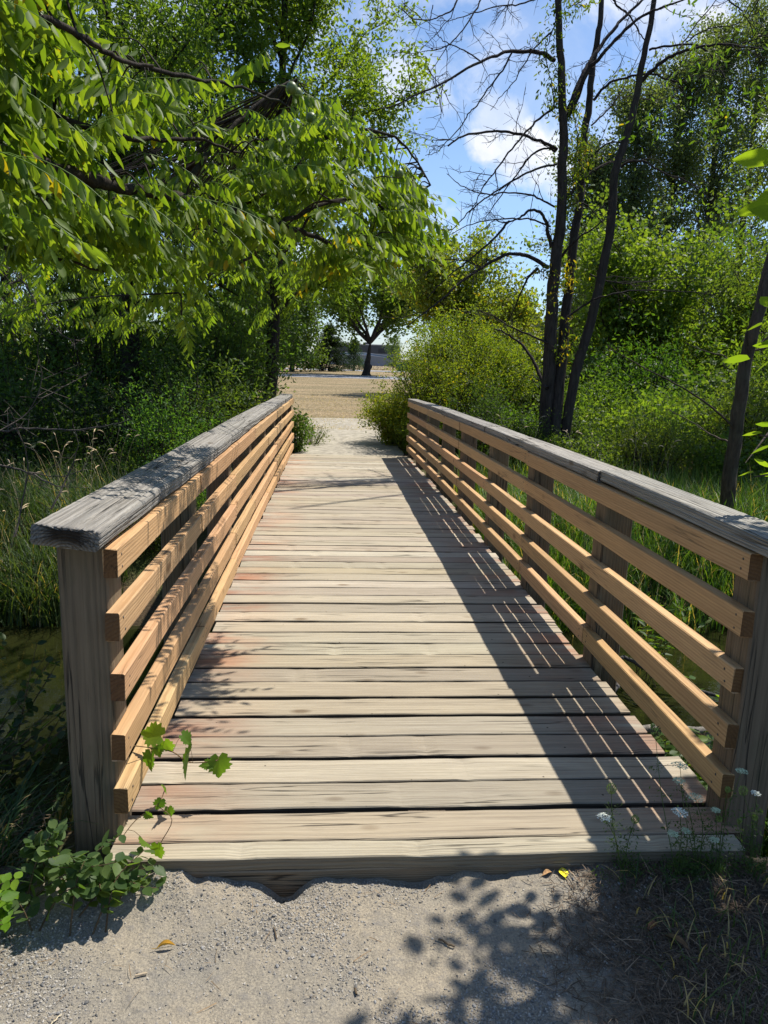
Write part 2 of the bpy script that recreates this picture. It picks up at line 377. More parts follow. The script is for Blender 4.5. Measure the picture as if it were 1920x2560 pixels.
# creek water
V = []; wx = np.linspace(-40, 50, 91)
for y in (1.9, 4, 6, 8.8):
    for x in wx: V.append((x, y, -1.0))
Fc = [[r*91+k, r*91+k+1, (r+1)*91+k+1, (r+1)*91+k] for r in range(3) for k in range(90)]
tag(MB().add(V, Fc).build('creek_water', WATER), kind='structure')

# ------------------------------------------------------------------ timber
def plank(L, W, T, axis='x', seg=16, bev=.006, wob=.002, bow=0., chip=0.):
    "rounded rectangular bar along an axis, centred at origin"
    w, t = W/2, T/2; b = bev
    pr = np.array([[-w, -t+b], [-w, t-b], [-w+b, t], [w-b, t], [w, t-b], [w, -t+b], [w-b, -t], [-w+b, -t]])
    xs_ = np.linspace(-L/2, L/2, seg+1); V = np.zeros((seg+1, 8, 3))
    V[..., 0] = xs_[:, None]; V[..., 1] = pr[None, :, 0]; V[..., 2] = pr[None, :, 1]
    ph = rng.uniform(0, 6, 4)
    eL = wob*(np.sin(xs_*7+ph[0])+.6*np.sin(xs_*19+ph[1])); eR = wob*(np.sin(xs_*6+ph[2])+.6*np.sin(xs_*23+ph[3]))
    V[:, [0, 1, 2, 7], 1] += eL[:, None]; V[:, [3, 4, 5, 6], 1] += eR[:, None]
    V[..., 2] += (bow*np.cos(xs_/L*math.pi)+wob*.6*np.sin(xs_*5+ph[1]))[:, None]
    V[0, :, 0] += rng.normal(0, .002, 8); V[-1, :, 0] += rng.normal(0, .002, 8)
    if chip:
        k = rng.integers(0, seg+1, 3); V[k[:, None], [[2, 3]], 2] -= chip*rng.uniform(.3, 1)
    i = (np.arange(seg)*8)[:, None]; j = np.arange(8)[None]; j2 = (j+1) % 8
    F = np.stack([i+j, i+8+j, i+8+j2, i+j2], -1).reshape(-1, 4)[:, ::-1]
    V = V.reshape(-1, 3)
    if axis == 'y': V = V[:, [1, 0, 2]]*np.array([1, 1, 1]); F = F[:, ::-1]
    if axis == 'z': V = V[:, [1, 2, 0]]
    mb = MB().add(V, F)
    c1 = np.arange(8)[None]; c2 = (np.arange(8)[::-1]+seg*8)[None]
    if axis == 'y': c1, c2 = c1[:, ::-1], c2[:, ::-1]
    mb.L.append(c1.ravel()); mb.N.append(np.array([8])); mb.L.append(c2.ravel()); mb.N.append(np.array([8]))
    return mb
def drop(y): t = max(0, (y-2.1)/11.2); return -.15*t**1.5
bridge = empty('footbridge', (.37, 2.1, 0), 'timber footbridge with weathered plank deck, grey cap rails and new orange side rails', 'footbridge')
LAST = [None]; SCREW = []
def B(mb, name, mat, loc, color, rot=None):
    o = mb.build(name, mat, bridge, color=color, smooth=name == 'cap_rail'); o.location = Vector(loc)-bridge.location
    if rot: o.rotation_euler = rot
    LAST[0] = o
    return o
def jc(c, v=.1, h=.03):
    k = 1+random.uniform(-v, v); return tuple(max(.001, x*k*(1+random.uniform(-h, h))) for x in c)
# deck planks
y = 2.106; i = 0; DC = (.46, .40, .295)
while y < 13.25:
    w = .084 if i == 0 else random.uniform(.152, .162); gap = random.choice([.013, .020, .025, .029]) if i else .008
    xl = -.69+random.uniform(-.008, .02); xr = 1.425+random.uniform(-.012, .018)+(.03 if 0 < i < 4 else 0)
    tone = random.random(); c = DC if tone < .5 else ((.51, .46, .355) if tone < .68 else ((.38, .325, .245) if tone < .87 else (.43, .365, .255)))
    if i < 1: c = (.46, .40, .295)
    mb = plank(xr-xl, w, .04 if i else .045, 'x', 40, .004, .0018, 0, .004 if random.random() < .3 else 0)
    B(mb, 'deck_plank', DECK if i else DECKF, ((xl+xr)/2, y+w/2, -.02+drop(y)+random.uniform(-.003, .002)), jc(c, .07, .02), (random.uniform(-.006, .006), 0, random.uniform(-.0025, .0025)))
    y += w+gap; i += 1
YEND = y
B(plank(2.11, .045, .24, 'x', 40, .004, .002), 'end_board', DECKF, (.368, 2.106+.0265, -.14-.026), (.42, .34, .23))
for x in (-.47, .37, 1.2):
    B(plank(YEND-2.3, .14, .30, 'y', 12, .004), 'deck_beam', BEAMW, (x, (YEND+2.3)/2, -.24), (.10, .075, .05), (-.0135, 0, 0))
# posts
PY = [2.31, 3.686, 5.05, 6.38, 7.82, 9.17, 10.56, 11.88, 13.12]
def post_mb(h): return plank(h, .15, .15, 'z', 10, .006, .0015)
for side in (-1, 1):
    for k, py in enumerate(PY):
        x = (-.675-.078) if side < 0 else (1.415+.078)
        lo = -.30 if 0 < k < 8 else -.6; hi = (1.0 if side < 0 else .985)+drop(py)*1.1
        o = B(post_mb(hi-lo), 'post', POSTW, (x, py, (hi+lo)/2), jc((.20, .15, .095), .12), (0, 0, random.uniform(-.02, .02)))
# side rails
RZ = [.995, .792, .588, .384, .197]
for side in (-1, 1):
    xi = -.638 if side < 0 else 1.382
    for r, z in enumerate(RZ):
        js = {0: [1, 3, 5, 7], 1: [1, 2, 4, 6], 2: [2, 4, 5, 7], 3: [2, 3, 5, 7], 4: [1, 2, 4, 6]}[r] if side < 0 else {0: [2, 4, 6], 1: [2, 4, 6], 2: [3, 5, 7], 3: [2, 4, 7], 4: [1, 2, 5, 7]}[r]
        cuts = [2.21 if side < 0 else 2.24]+[PY[j] for j in js]+[13.2]
        cuts[0] += random.uniform(-.012, .012); xo = -.0217 if side < 0 else .0217
        for a, b in zip(cuts[:-1], cuts[1:]):
            L = b-a-.004; zc = (drop(a)+drop(b))/2; rot = math.atan2(drop(b)-drop(a), b-a)
            mb = plank(L, .045, .092, 'y', 14, .004, .0009)
            jx = random.uniform(-.003, .003)
            B(mb, 'rail', RAILW, (xi+xo+jx, (a+b)/2, z-.0445+zc+random.uniform(-.003, .003)), jc((.60, .375, .185), .13, .05), (rot, 0, random.uniform(-.0008, .0008)))
            rail = bpy.context.scene.collection.objects[-1] if False else LAST[0]
            if a < 6.5:
                for yy_ in (-L/2+.05, L/2-.05):
                    for zz_ in (.018, -.02):
                        s_ = SCREW[0].copy() if SCREW else None
                        if s_ is None:
                            k_ = MB(); tube(k_, [(0, 0, 0), (.0012, 0, 0), (.0016, 0, 0)], [.0048, .0044, .0005], 8); s_ = k_.build('screw', PAINT, None, color=(.035, .03, .028)); SCREW.append(s_)
                        else: COL.objects.link(s_)
                        s_.parent = rail; s_.location = (-side*.0227, yy_+random.uniform(-.012, .012), zz_+random.uniform(-.006, .006)); s_.rotation_euler = (0, 0, math.pi if side > 0 else 0)
# cap rails with weathered ridges
def cap_mb(L, W, T, seed, side):
    ns = max(40, int(L/.025)); m_ = 26
    u = np.linspace(-1, 1, m_); ys_ = np.linspace(-L/2, L/2, ns+1)
    # profile points: top (m_), inner edge 8, bottom 4, outer 8
    top = np.stack([u*(W/2-.008), np.full(m_, T/2)], 1)
    sd = np.linspace(T/2-.006, -T/2+.006, 9)
    inn = np.stack([np.full(9, W/2), sd], 1); out_ = np.stack([np.full(9, -W/2), sd[::-1]], 1)
    bot = np.stack([np.linspace(W/2-.008, -W/2+.008, 4), np.full(4, -T/2)], 1)
    pr = np.vstack([top, inn, bot, out_]); k = len(pr)
    V = np.zeros((ns+1, k, 3)); V[..., 0] = pr[None, :, 0]; V[..., 2] = pr[None, :, 1]; V[..., 1] = ys_[:, None]
    r2 = np.random.default_rng(seed)
    a = V[:, :m_, 0]; yy = V[:, :m_, 1]
    g_ = .0022*np.sin(a*520+1.6*np.sin(yy*1.7+seed)+2*a*np.sin(yy*3+seed))*(.5+.5*np.sin(a*31+yy*1.1+seed*2))
    g_ += .0012*np.sin(a*270+3*np.sin(yy*.9+seed)); V[:, :m_, 2] += g_
    zz = V[:, m_:m_+9, 2]; yi = V[:, m_:m_+9, 1]
    V[:, m_:m_+9, 0] += .0028*np.sin(zz*620+1.2*np.sin(yi*2.2+seed))+.002*np.sin(yi*9+seed)
    V[:, [0, m_-1], 2] -= np.abs(r2.normal(0, .0015, (ns+1, 2)))
    V[..., 2] += (.003*np.sin(ys_*1.3+seed))[:, None]; V[..., 0] += (.003*np.sin(ys_*1.1+seed*1.7))[:, None]
    V[0, :, 1] += r2.normal(0, .003, k)-(.006*np.abs(np.sin(pr[:, 0]*160)))*(pr[:, 1] > 0); V[-1, :, 1] += r2.normal(0, .003, k)
    if side > 0: V[..., 0] *= -1
    i = (np.arange(ns)*k)[:, None]; j = np.arange(k)[None]; j2 = (j+1) % k
    F = np.stack([i+j, i+j2, i+k+j2, i+k+j], -1).reshape(-1, 4)
    if side < 0: F = F[:, ::-1]
    mb = MB().add(V.reshape(-1, 3), F)
    c = V.mean(1); 
    for e, base in ((0, 0), (ns, ns*k)):
        cc = V[e].mean(0); n0 = mb.n; mb.V.append(cc[None]); mb.T.append(np.array([.5])); mb.n += 1
        T_ = np.stack([np.full(k, n0), base+np.arange(k), base+(np.arange(k)+1) % k], 1); mb.L.append(T_.ravel()); mb.N.append(np.full(k, 3))
    return mb
for side, cuts in ((-1, [2.13, 5.06, 8.4, 11.1, 13.28]), (1, [2.15, 3.69, 6.62, 9.2, 13.28])):
    for k, (a, b) in enumerate(zip(cuts[:-1], cuts[1:])):
        W, T = (.195, .062) if side < 0 else (.17, .062); xc = -.757 if side < 0 else 1.483
        zc = 1.045 if side < 0 else 1.025
        rot = math.atan2((drop(b)-drop(a))*1.1, b-a)
        o = B(cap_mb(b-a-.006, W, T, k*3+side+5, side), 'cap_rail', CAPW, (xc, (a+b)/2, zc+(drop(a)+drop(b))*.55+random.uniform(-.004, .004)), jc((.37, .35, .31), .1, .01), (rot, .17*side*-1*-1 if side < 0 and k == 0 else .02*side, random.uniform(-.003, .003)))
        if side < 0: o.rotation_euler[1] = .12 if k == 0 else .06

# ------------------------------------------------------------------ gravel stones and litter
ico_v = []
t_ = (1+5**.5)/2
for a in (-1, 1):
    for b in (-t_, t_): ico_v += [[0, a, b], [a, b, 0], [b, 0, a]]
ico_v = norm(np.array(ico_v, float))
def hull_faces(V):
    from itertools import combinations
    F = []
    for a, b, c in combinations(range(12), 3):
        nn = np.cross(V[b]-V[a], V[c]-V[a]); s_ = (V-V[a])@nn
        if np.all(s_ < 1e-6): F.append([a, b, c])
        elif np.all(s_ > -1e-6): F.append([a, c, b])
    return np.array(F)
ico_f = hull_faces(ico_v)
def stones(n, xr, yr, smin, smax, dens, name, color, zf):
    mb = MB(); X = rng.uniform(*xr, n*2); Y = rng.uniform(*yr, n*2); d = dens(X, Y); k = rng.uniform(size=n*2) < d; X = X[k][:n]; Y = Y[k][:n]
    n = len(X); sz = smin*(smax/smin)**(rng.uniform(size=n)**2.2)
    tv = rng.uniform(0, 1, n)
    for q in range(4):
        V = ico_v*rng.uniform(.65, 1.2, (12, 1))*np.array([1, .75, .55]); s_ = slice(q, None, 4)
        P = np.stack([X[s_], Y[s_], zf(X[s_], Y[s_])+.004+sz[s_]*.12], 1)
        scatter(mb, (V, ico_f), P, rnd_dir(len(P))*np.array([1, 1, .3]), rnd_dir(len(P), 1.5), sz[s_]*.5, tv[s_])
    return mb.build(name, STONE, color=color, smooth=False)
dens = lambda x, y: np.clip(.3+1.1*vnoise(x, y, 3.3, 2)+.7*vnoise(x, y, 9, 5), .05, 1)*(1-.55*sstep(.8, 1.2, x))
tag(stones(52000, (-1.25, 1.7), (1.35, 2.1), .003, .011, dens, 'gravel', (.29, .265, .225), path_z), kind='stuff')
tag(stones(1500, (-1.25, 1.7), (1.35, 2.09), .008, .017, dens, 'gravel', (.21, .20, .185), path_z), kind='stuff')
# straw bits, dead leaves on the right
def bits(n, xr, yr, dens, lmin, lmax, w, name, color, mat=STRAW, lift=.5, zf=path_z):
    X = rng.uniform(*xr, n*3); Y = rng.uniform(*yr, n*3); k = rng.uniform(size=n*3) < dens(X, Y); X = X[k][:n]; Y = Y[k][:n]; n = len(X)
    Lr = rng.uniform(lmin, lmax, n); D = rnd_dir(n)*np.array([1, 1, .18]); D[:, 2] += .08*lift
    V = np.array([[0, -w/2, 0], [0, w/2, 0], [.5, w/2, .04], [.5, -w/2, .04], [1, w/4, 0], [1, -w/4, 0]]); F = np.array([[0, 3, 2, 1], [3, 5, 4, 2]])
    mb = MB(); scatter(mb, (V, F), np.stack([X, Y, zf(X, Y)+.008+rng.uniform(0, .012, n)*lift], 1), D, rnd_dir(n, 2), Lr, rng.uniform(0, 1, n)); return mb.build(name, mat, color=color)
ldens = lambda x, y: np.clip(sstep(.62, 1.15, x+.25*(2.1-y)+.1*vnoise(x, y, 6, 3)), 0, 1)
tag(bits(26000, (.4, 2.2), (1.35, 2.1), ldens, .010, .045, .07, 'plant_litter', (.13, .095, .065)), kind='stuff')
tag(bits(900, (.4, 2.2), (1.3, 2.1), ldens, .02, .08, .03, 'dry_straw', (.28, .20, .13), lift=.8), kind='stuff')
tag(bits(170, (-1.6, 1.0), (1.2, 2.08), lambda x, y: .4+0*x, .015, .06, .04, 'dry_straw', (.26, .17, .09)), kind='stuff')
ldl = lambda x, y: np.clip(sstep(-.75, -1.05, x+.3*(2.1-y)+.1*vnoise(x, y, 6, 3)), 0, 1)
tag(bits(5000, (-2.6, -.6), (1.2, 2.4), ldl, .012, .07, .05, 'plant_litter', (.15, .11, .07)), kind='stuff')
# dead leaves
def dead_leaf(px, py, yy, L, rot, color, curl, label, name='dead_leaf', tilt=0., w=.6):
    P = at(px, py, yy); P[2] = float(path_z(P[0], P[1]))+.012
    t = np.linspace(0, 1, 9); mb = MB(); V = []
    for x in t:
        wd = w*math.sin(math.pi*min(1, x*.97+.02))**.8*.5
        for q in (-1, -.5, 0, .5, 1): V.append((x-.5, q*wd*(1-curl*.35), curl*.5*abs(q)*wd*1.6+.12*curl*math.sin(x*3)+rng.normal(0, .008)))
    F = [[r*5+c, r*5+c+1, (r+1)*5+c+1, (r+1)*5+c] for r in range(8) for c in range(4)]
    mb.add(np.array(V)*L, F, np.repeat(rng.uniform(.3, .8, 9), 5)); tube(mb, np.array([[-.75, 0, .02], [-.5, 0, 0], [.3, 0, .01]])*L, [.0012, .001, .0006], 4, .1)
    o = mb.build(name, STRAW, color=color, loc=tuple(P)); o.rotation_euler = (tilt, 0, rot); return tag(o, label, 'leaf')
dead_leaf(412, 2283, 1.84, .052, .15, (.50, .30, .045), 1.3, 'curled yellow brown dead leaf lying alone on the gravel path', w=.45)
dead_leaf(1410, 2170, 2.085, .046, 1.5, (.95, .78, .04), .15, 'bright yellow oval fallen leaf against the first plank of the bridge', 'fallen_leaf', tilt=0, w=.72)
dead_leaf(1370, 2163, 2.08, .04, .4, (.42, .25, .12), .8, 'small pale brown dead leaf just beside the yellow leaf')
dead_leaf(1700, 2290, 1.8, .085, -.9, (.20, .12, .06), .8, 'long curved brown dead leaf in the shaded litter by the right post', w=.35)
dead_leaf(1640, 2245, 1.86, .05, .6, (.30, .13, .06), .9, 'crumpled reddish dead leaf among the litter right of the path')
dead_leaf(1530, 2130, 2.12, .03, .6, (.16, .11, .05), .9, 'dark withered leaf on the edge of the first plank')
def stick(pts, r, label, color=(.11, .08, .05), name='twig'):
    P = []
    for px, py, yy in pts: q = at(px, py, yy); q[2] = float(path_z(q[0], q[1]))+.008+r; P.append(q)
    mb = MB(); P = np.array(P); c = P.mean(0); tube(mb, smooth_line(P-c, 4, .001), r, 6, .5, .15)
    return tag(mb.build(name, STRAW, color=color, loc=tuple(c)), label, 'twig')
stick([(335, 2378, 1.74), (365, 2367, 1.75)], .0032, 'short pale broken stick lying on the gravel', (.42, .33, .22))
stick([(95, 2560, 1.56), (120, 2520, 1.6), (150, 2480, 1.63)], .0015, 'thin straight straw at the lower left edge of the path', (.6, .5, .33), 'straw')
stick([(685, 2255, 1.9), (692, 2280, 1.86)], .0022, 'small dark twig standing out on the gravel below the notch')
stick([(888, 2440, 1.68), (892, 2462, 1.66)], .003, 'stubby dark twig in the middle of the gravel path')
stick([(1100, 2282, 1.84), (1125, 2300, 1.82), (1140, 2306, 1.81)], .0028, 'dark twig on the gravel left of the litter')

# ------------------------------------------------------------------ foliage builders
def leaf_cloud(mb, C, per, sig, size, tpl=RH, droop=.5, yel=0., out_c=None, up=.8, flat=.7):
    C = np.asarray(C); n = len(C)*per
    P = np.repeat(C, per, 0)+rng.normal(0, sig, (n, 3))*np.array([1, 1, flat])
    D = rnd_dir(n); 
    if out_c is not None: D += norm(P-np.asarray(out_c))*.7
    D[:, 2] -= droop
    t = rng.beta(2, 2, n)*.75+np.repeat(rng.uniform(0, .25, len(C)), per)
    if yel: t = np.where(rng.uniform(size=n) < yel, 2., t)
    scatter(mb, tpl, P, D, rnd_dir(n, up), size*rng.uniform(.6, 1.25, n), t)
def make_tree(name, base, height, r0, crown_r, crown_lo=.25, n_limb=16, sub=5, clus=5, per=40, sig=.22, leaf=.07, tpl=RH, lean=(0, 0), color=(.06, .11, .02), bark=(.06, .05, .04), shape='round', up=.5, yel=0, droop=.4, label=None, cat='tree', group=None, trunk_top=.92, seed=1, curve=0, tips_only=False, flat=.7, limb_r=.38, crown_hi=1.):
    global rng
    keep = rng; rng = np.random.default_rng(seed)
    root = empty(name, tuple(base), label, cat, group)
    tr = MB(); fo = MB(); n = 12; tt = np.linspace(0, 1, n)
    P = np.stack([lean[0]*tt+curve*np.sin(tt*3), lean[1]*tt+.3*curve*np.sin(tt*5), tt*height*trunk_top], 1); P[1:-1, :2] += rng.normal(0, .012*height/6, (n-2, 2))
    R = r0*(1-.85*tt)**.9+.004; R[0] *= 1.35
    tube(tr, smooth_line(P, 3), np.interp(np.linspace(0, 1, (n-1)*3+1), tt, R), 9, .5, .06)
    CC = []
    for i in range(n_limb):
        f = crown_lo+(crown_hi-crown_lo)*((i+rng.uniform(.2, .8))/n_limb); az = i*2.4+rng.uniform(-.4, .4)
        s_ = (f-crown_lo)/(1-crown_lo)
        prof = {'round': math.sin(math.pi*min(1, .18+s_*.8))**.7, 'cone': (1-s_)*1.0+.08, 'col': .55+.45*math.sin(math.pi*(.1+.85*s_)), 'vase': .35+.75*s_ if s_ < .8 else .6, 'fork': .95, 'peak': (1-s_)**.65*.9+.12}[shape]
        L = crown_r*prof*(rng.uniform(.75, 1.15) if shape != 'peak' else rng.uniform(.5, 1.35)); e = {'cone': -.05+.5*s_, 'col': 1.05}.get(shape, up+.5*s_)
        p0 = np.array([np.interp(f*height, P[:, 2], P[:, 0]), np.interp(f*height, P[:, 2], P[:, 1]), min(f*height, P[-1, 2])])
        d = np.array([math.cos(az)*math.cos(e), math.sin(az)*math.cos(e), math.sin(e)])
        q = [p0]; dd = d.copy(); seg = 5
        for k in range(seg):
            dd = norm(dd+rng.normal(0, .12, 3)+np.array([0, 0, .05 if shape != 'cone' else .02])); q.append(q[-1]+dd*L/seg)
        q = np.array(q); rl = max(.008, r0*limb_r*(1-.6*s_)); tube(tr, smooth_line(q, 2), np.linspace(rl, .006, 11), 5, .5)
        for j in range(sub):
            a = (.38+.62*(j+1)/sub) if shape == 'fork' else (j+1)/sub*.85+.15 if not tips_only else rng.uniform(.6, 1); idx = a*seg; k0 = min(seg-1, int(idx)); s0 = q[k0]+(q[k0+1]-q[k0])*(idx-k0)
            sd = norm(dd+rng.normal(0, .75, 3)+np.array([0, 0, .15])); Ls = L*.38*rng.uniform(.6, 1.2)+.12
            s1 = s0+sd*Ls*.5+rng.normal(0, .03, 3); s2 = s0+sd*Ls+np.array([0, 0, -.05*Ls]); tube(tr, [s0, s1, s2], [max(.004, rl*.35), .005, .003], 4, .5)
            for c in range(clus): w = (c+.6)/clus; CC.append(s0+(s2-s0)*w+rng.normal(0, sig*.5, 3))
    CC = np.array(CC); leaf_cloud(fo, CC, per, sig, leaf, tpl, droop, yel, P.mean(0)+[0, 0, 0], flat=flat)
    tr.build('trunk', BARK, root, color=bark); fo.build('crown', LEAF, root, color=color, smooth=False)
    rng = keep; return root
def make_bush(name, r, h, stems, clus, per, sig, leaf, tpl=RH, color=(.05, .1, .02), seed=1, yel=0, droop=.2, label=None, group=None, base=(0, 0, 0), bark=(.05, .04, .03), cat='shrub', twigs=True):
    global rng
    keep = rng; rng = np.random.default_rng(seed); root = empty(name, base, label, cat, group); st = MB(); fo = MB(); CC = []
    for i in range(stems):
        az = rng.uniform(0, 6.283); rr = math.sqrt(rng.uniform(0, 1))*r; hh = h*(.55+.45*math.sqrt(max(0, 1-(rr/r)**2)))*rng.uniform(.75, 1.12)
        b = np.array([math.cos(az)*rr*.25, math.sin(az)*rr*.25, 0]); t = np.array([math.cos(az)*rr, math.sin(az)*rr, hh]); mid = (b+t)/2+np.array([0, 0, .12*h])+rng.normal(0, .05*h, 3)
        q = smooth_line([b, mid, t], 4); tube(st, q, np.linspace(.012*h/1.5+.002, .002, len(q)), 4, .5)
        for w in np.linspace(.18, 1, clus): CC.append(q[int(w*(len(q)-1))]+rng.normal(0, sig*.8, 3))
    leaf_cloud(fo, np.array(CC), per, sig, leaf, tpl, droop, yel, (0, 0, h*.4))
    st.build('stem', BARK, root, color=bark); fo.build('foliage', LEAF, root, color=color, smooth=False); rng = keep; return root
def inst(proto, loc, s=1., rz=0., color=None, label=None, group=None, sz=None):
    c = copy_tree(proto); c.location = loc; c.scale = (s, s, sz or s); c.rotation_euler = (0, 0, rz)
    if label: c['label'] = label
    if group: c['group'] = group
    if color:
        for ch in c.children:
            if ch.name.startswith(('foliage', 'crown')): ch.color = (*color, 1)
    return c

# ------------------------------------------------------------------ walnut branch, near left
walnut = empty('walnut_tree', (-4.6, 2.6, -.3), 'walnut tree whose leafy limb with round green nuts reaches over the bridge from the left', 'tree')
W0 = np.array(walnut.location)
def wy(px): return 2.35+1.9*np.clip(px/950, -1, 1.05)
tr = MB(); limbs = []
def limb(pts, r0, r1, dy=0., k=7):
    "pts: photo disp coordinates with own distances"
    P = np.array([at(px*K, py*K, wy(px)+dy+(0 if len(o) == 0 else o[0])) for px, py, *o in pts])-W0; q = smooth_line(P, 5, .004); tube(tr, q, np.linspace(r0, r1, len(q)), k, .5, .08); limbs.append(q); return q
tk = smooth_line([(0, 0, 0), (.08, 0, 1.0), (.02, .05, 2.2), (.2, .1, 3.6), (.3, .2, 5.4), (.2, .1, 7.5)], 5, .01); tube(tr, tk, np.linspace(.2, .05, len(tk)), 10, .5, .08)
m0 = limb([(-260, 250), (-20, 330), (150, 372), (230, 398), (300, 410), (400, 430), (500, 458), (600, 488), (660, 503), (720, 528), (780, 540)], .029, .008, .02)
tube(tr, smooth_line(np.vstack([tk[9], (tk[9]+m0[0])/2+[0, 0, .15], m0[0]]), 5), .055, 8, .5, .08)
limb([(405, 395), (440, 345), (478, 300), (540, 240), (600, 190), (640, 170)], .016, .005, .6)
limb([(-200, -40), (60, 35), (120, 50), (200, 95), (260, 130), (330, 143)], .014, .006, -.2); limbs[-1]
limb([(-150, 300), (30, 375), (120, 410), (200, 432), (280, 425)], .010, .004, .3)
limb([(500, 458, .1), (620, 380), (700, 300), (800, 280), (880, 320), (930, 400)], .014, .004, .2)
limb([(300, 143), (420, 170), (520, 190), (620, 230), (700, 300)], .010, .004, .3)
limb([(-300, 100, .4), (-40, 180, .3), (150, 260), (300, 300), (420, 300), (520, 330)], .018, .005, .3)
limb([(600, 488), (700, 440), (790, 430), (850, 470), (880, 520)], .012, .004, .2)
limb([(150, 372), (250, 470), (330, 540), (385, 620), (392, 680)], .011, .003, .5)
limb([(400, 430), (470, 500), (540, 530), (560, 560)], .009, .003, .4)
limb([(-220, 420, .4), (-40, 520, .3), (120, 560), (240, 590)], .012, .004, .5)
limb([(-500, -300, 0), (-200, -260, 0), (100, -200, .2), (350, -120, .3), (560, -60, .4)], .02, .006, 0)
limb([(-900, 300, .4), (-600, 200, .2), (-300, 150, .3)], .02, .008, .4)
# leaf nodes inside the crown outline measured on the photo
poly = np.array([(-700, -500), (150, -420), (190, -150), (165, -20), (200, 55), (280, 95), (370, 130), (430, 85), (480, 110), (540, 125), (600, 165), (690, 190), (770, 230), (825, 300), (885, 350), (910, 410), (905, 470), (880, 530), (820, 575), (760, 560), (730, 590), (660, 540), (600, 520), (575, 560), (555, 590), (520, 580), (470, 560), (430, 600), (395, 700), (360, 690), (330, 600), (300, 540), (200, 560), (60, 560), (-100, 600), (-500, 700), (-900, 400)])
def inside(x, y):
    c = np.zeros(len(x), bool); j = len(poly)-1
    for i in range(len(poly)):
        xi, yi = poly[i]; xj, yj = poly[j]
        k = ((yi > y) != (yj > y)) & (x < (xj-xi)*(y-yi)/(yj-yi+1e-9)+xi); c ^= k; j = i
    return c
def walnut_leaves(fo, st, NP, ND):
    "compound leaves: rachis + paired drooping leaflets"
    for p, d in zip(NP, ND):
        sc_ = rng.uniform(.72, 1.15); Lr = rng.uniform(.24, .40)*sc_; npair = int(rng.integers(7, 10)); t = np.linspace(0, 1, npair*2+2)
        hd = d.copy(); 
        R_ = p+np.outer(t*Lr, hd)+np.outer(-(t**1.8)*Lr*rng.uniform(.25, .75), [0, 0, 1])
        tube(st, R_[::3], np.linspace(.0016, .0008, len(R_[::3])), 3, .6)
        tg = norm(np.gradient(R_, axis=0)); side = norm(np.cross(tg, [0, 0, 1.]))
        idx = np.arange(1, npair*2+1, 2)
        sp_ = rng.uniform(.25, .8); dr = rng.uniform(.6, 1.7)
        for s_ in (-1, 1):
            D = side[idx]*s_*sp_+tg[idx]*.5+np.array([0, 0, -dr])+rng.normal(0, .16, (npair, 3))
            Nn = np.cross(D, tg[idx])*s_*-1+np.array([0, 0, .4])+rng.normal(0, .35, (npair, 3))
            env = np.sin(np.linspace(.75, 2.6, npair))**.6
            scatter(fo, LANCE, R_[idx], D, Nn, .082*sc_*env*rng.uniform(.85, 1.12, npair), np.clip(rng.normal(.5, .24, npair), 0, 1) if rng.uniform() > .05 else np.where(rng.uniform(size=npair) < .3, 2., .6))
        scatter(fo, LANCE, R_[-1:], (tg[-1]+[0, 0, -.3])[None], rnd_dir(1, 1), .07, .5)
fo = MB(); st = MB()
allimb = np.concatenate(limbs)+W0
NP = []; ND = []
cxx = rng.uniform(-900, 960, 620); cyy = rng.uniform(-520, 730, 620); k = inside(cxx, cyy); cxx = cxx[k]; cyy = cyy[k]; cxx = np.append(cxx, [900, 885, 870, 840, 850, 800, 770, 895, 845, 720, 400, 385]*3); cyy = np.append(cyy, [405, 355, 475, 315, 520, 515, 555, 440, 420, 560, 640, 690]*3)
j = rng.integers(0, len(cxx), 2300); xx = cxx[j]+rng.normal(0, 34, 2300); yy = cyy[j]+rng.normal(0, 26, 2300); k = inside(xx, yy); xx = xx[k]; yy = yy[k]; cdep = rng.normal(0, .3, len(cxx))[j][k]
dep = cdep+rng.normal(0, .1, len(xx))
cells = {}
for x, y_, dz in zip(xx, yy, dep):
    dens_ = 1.0
    if 250 < x < 520 and 40 < y_ < 110: dens_ = .5
    if y_ > 560: dens_ = .65
    if x < -50 or y_ < -40: dens_ = .33
    if 340 < x < 480 and 240 < y_ < 330: dens_ = .35
    if x > 620: dens_ = 1.35
    if rng.uniform() > dens_*.7: continue
    p = at(x*K, y_*K, wy(x)+.25+dz+(.35 if y_ > 480 and x < 640 else 0))
    if p[2] > 5.5: continue
    NP.append(p)
for q in range(330):
    x, y_ = rng.uniform(-60, 640), rng.uniform(430, 700)
    if y_ > 560+.0*x and x > 430 and rng.uniform() < .5: continue
    if y_ > 720-.0*x: continue
    NP.append(at(x*K, y_*K, rng.uniform(5.2, 7.4)))
NP = np.array([p for p in NP if np.linalg.norm(p-[0, 0, H_]) > 2.25 and not (p[2] < 1.75 and p[0] < -1.25)])
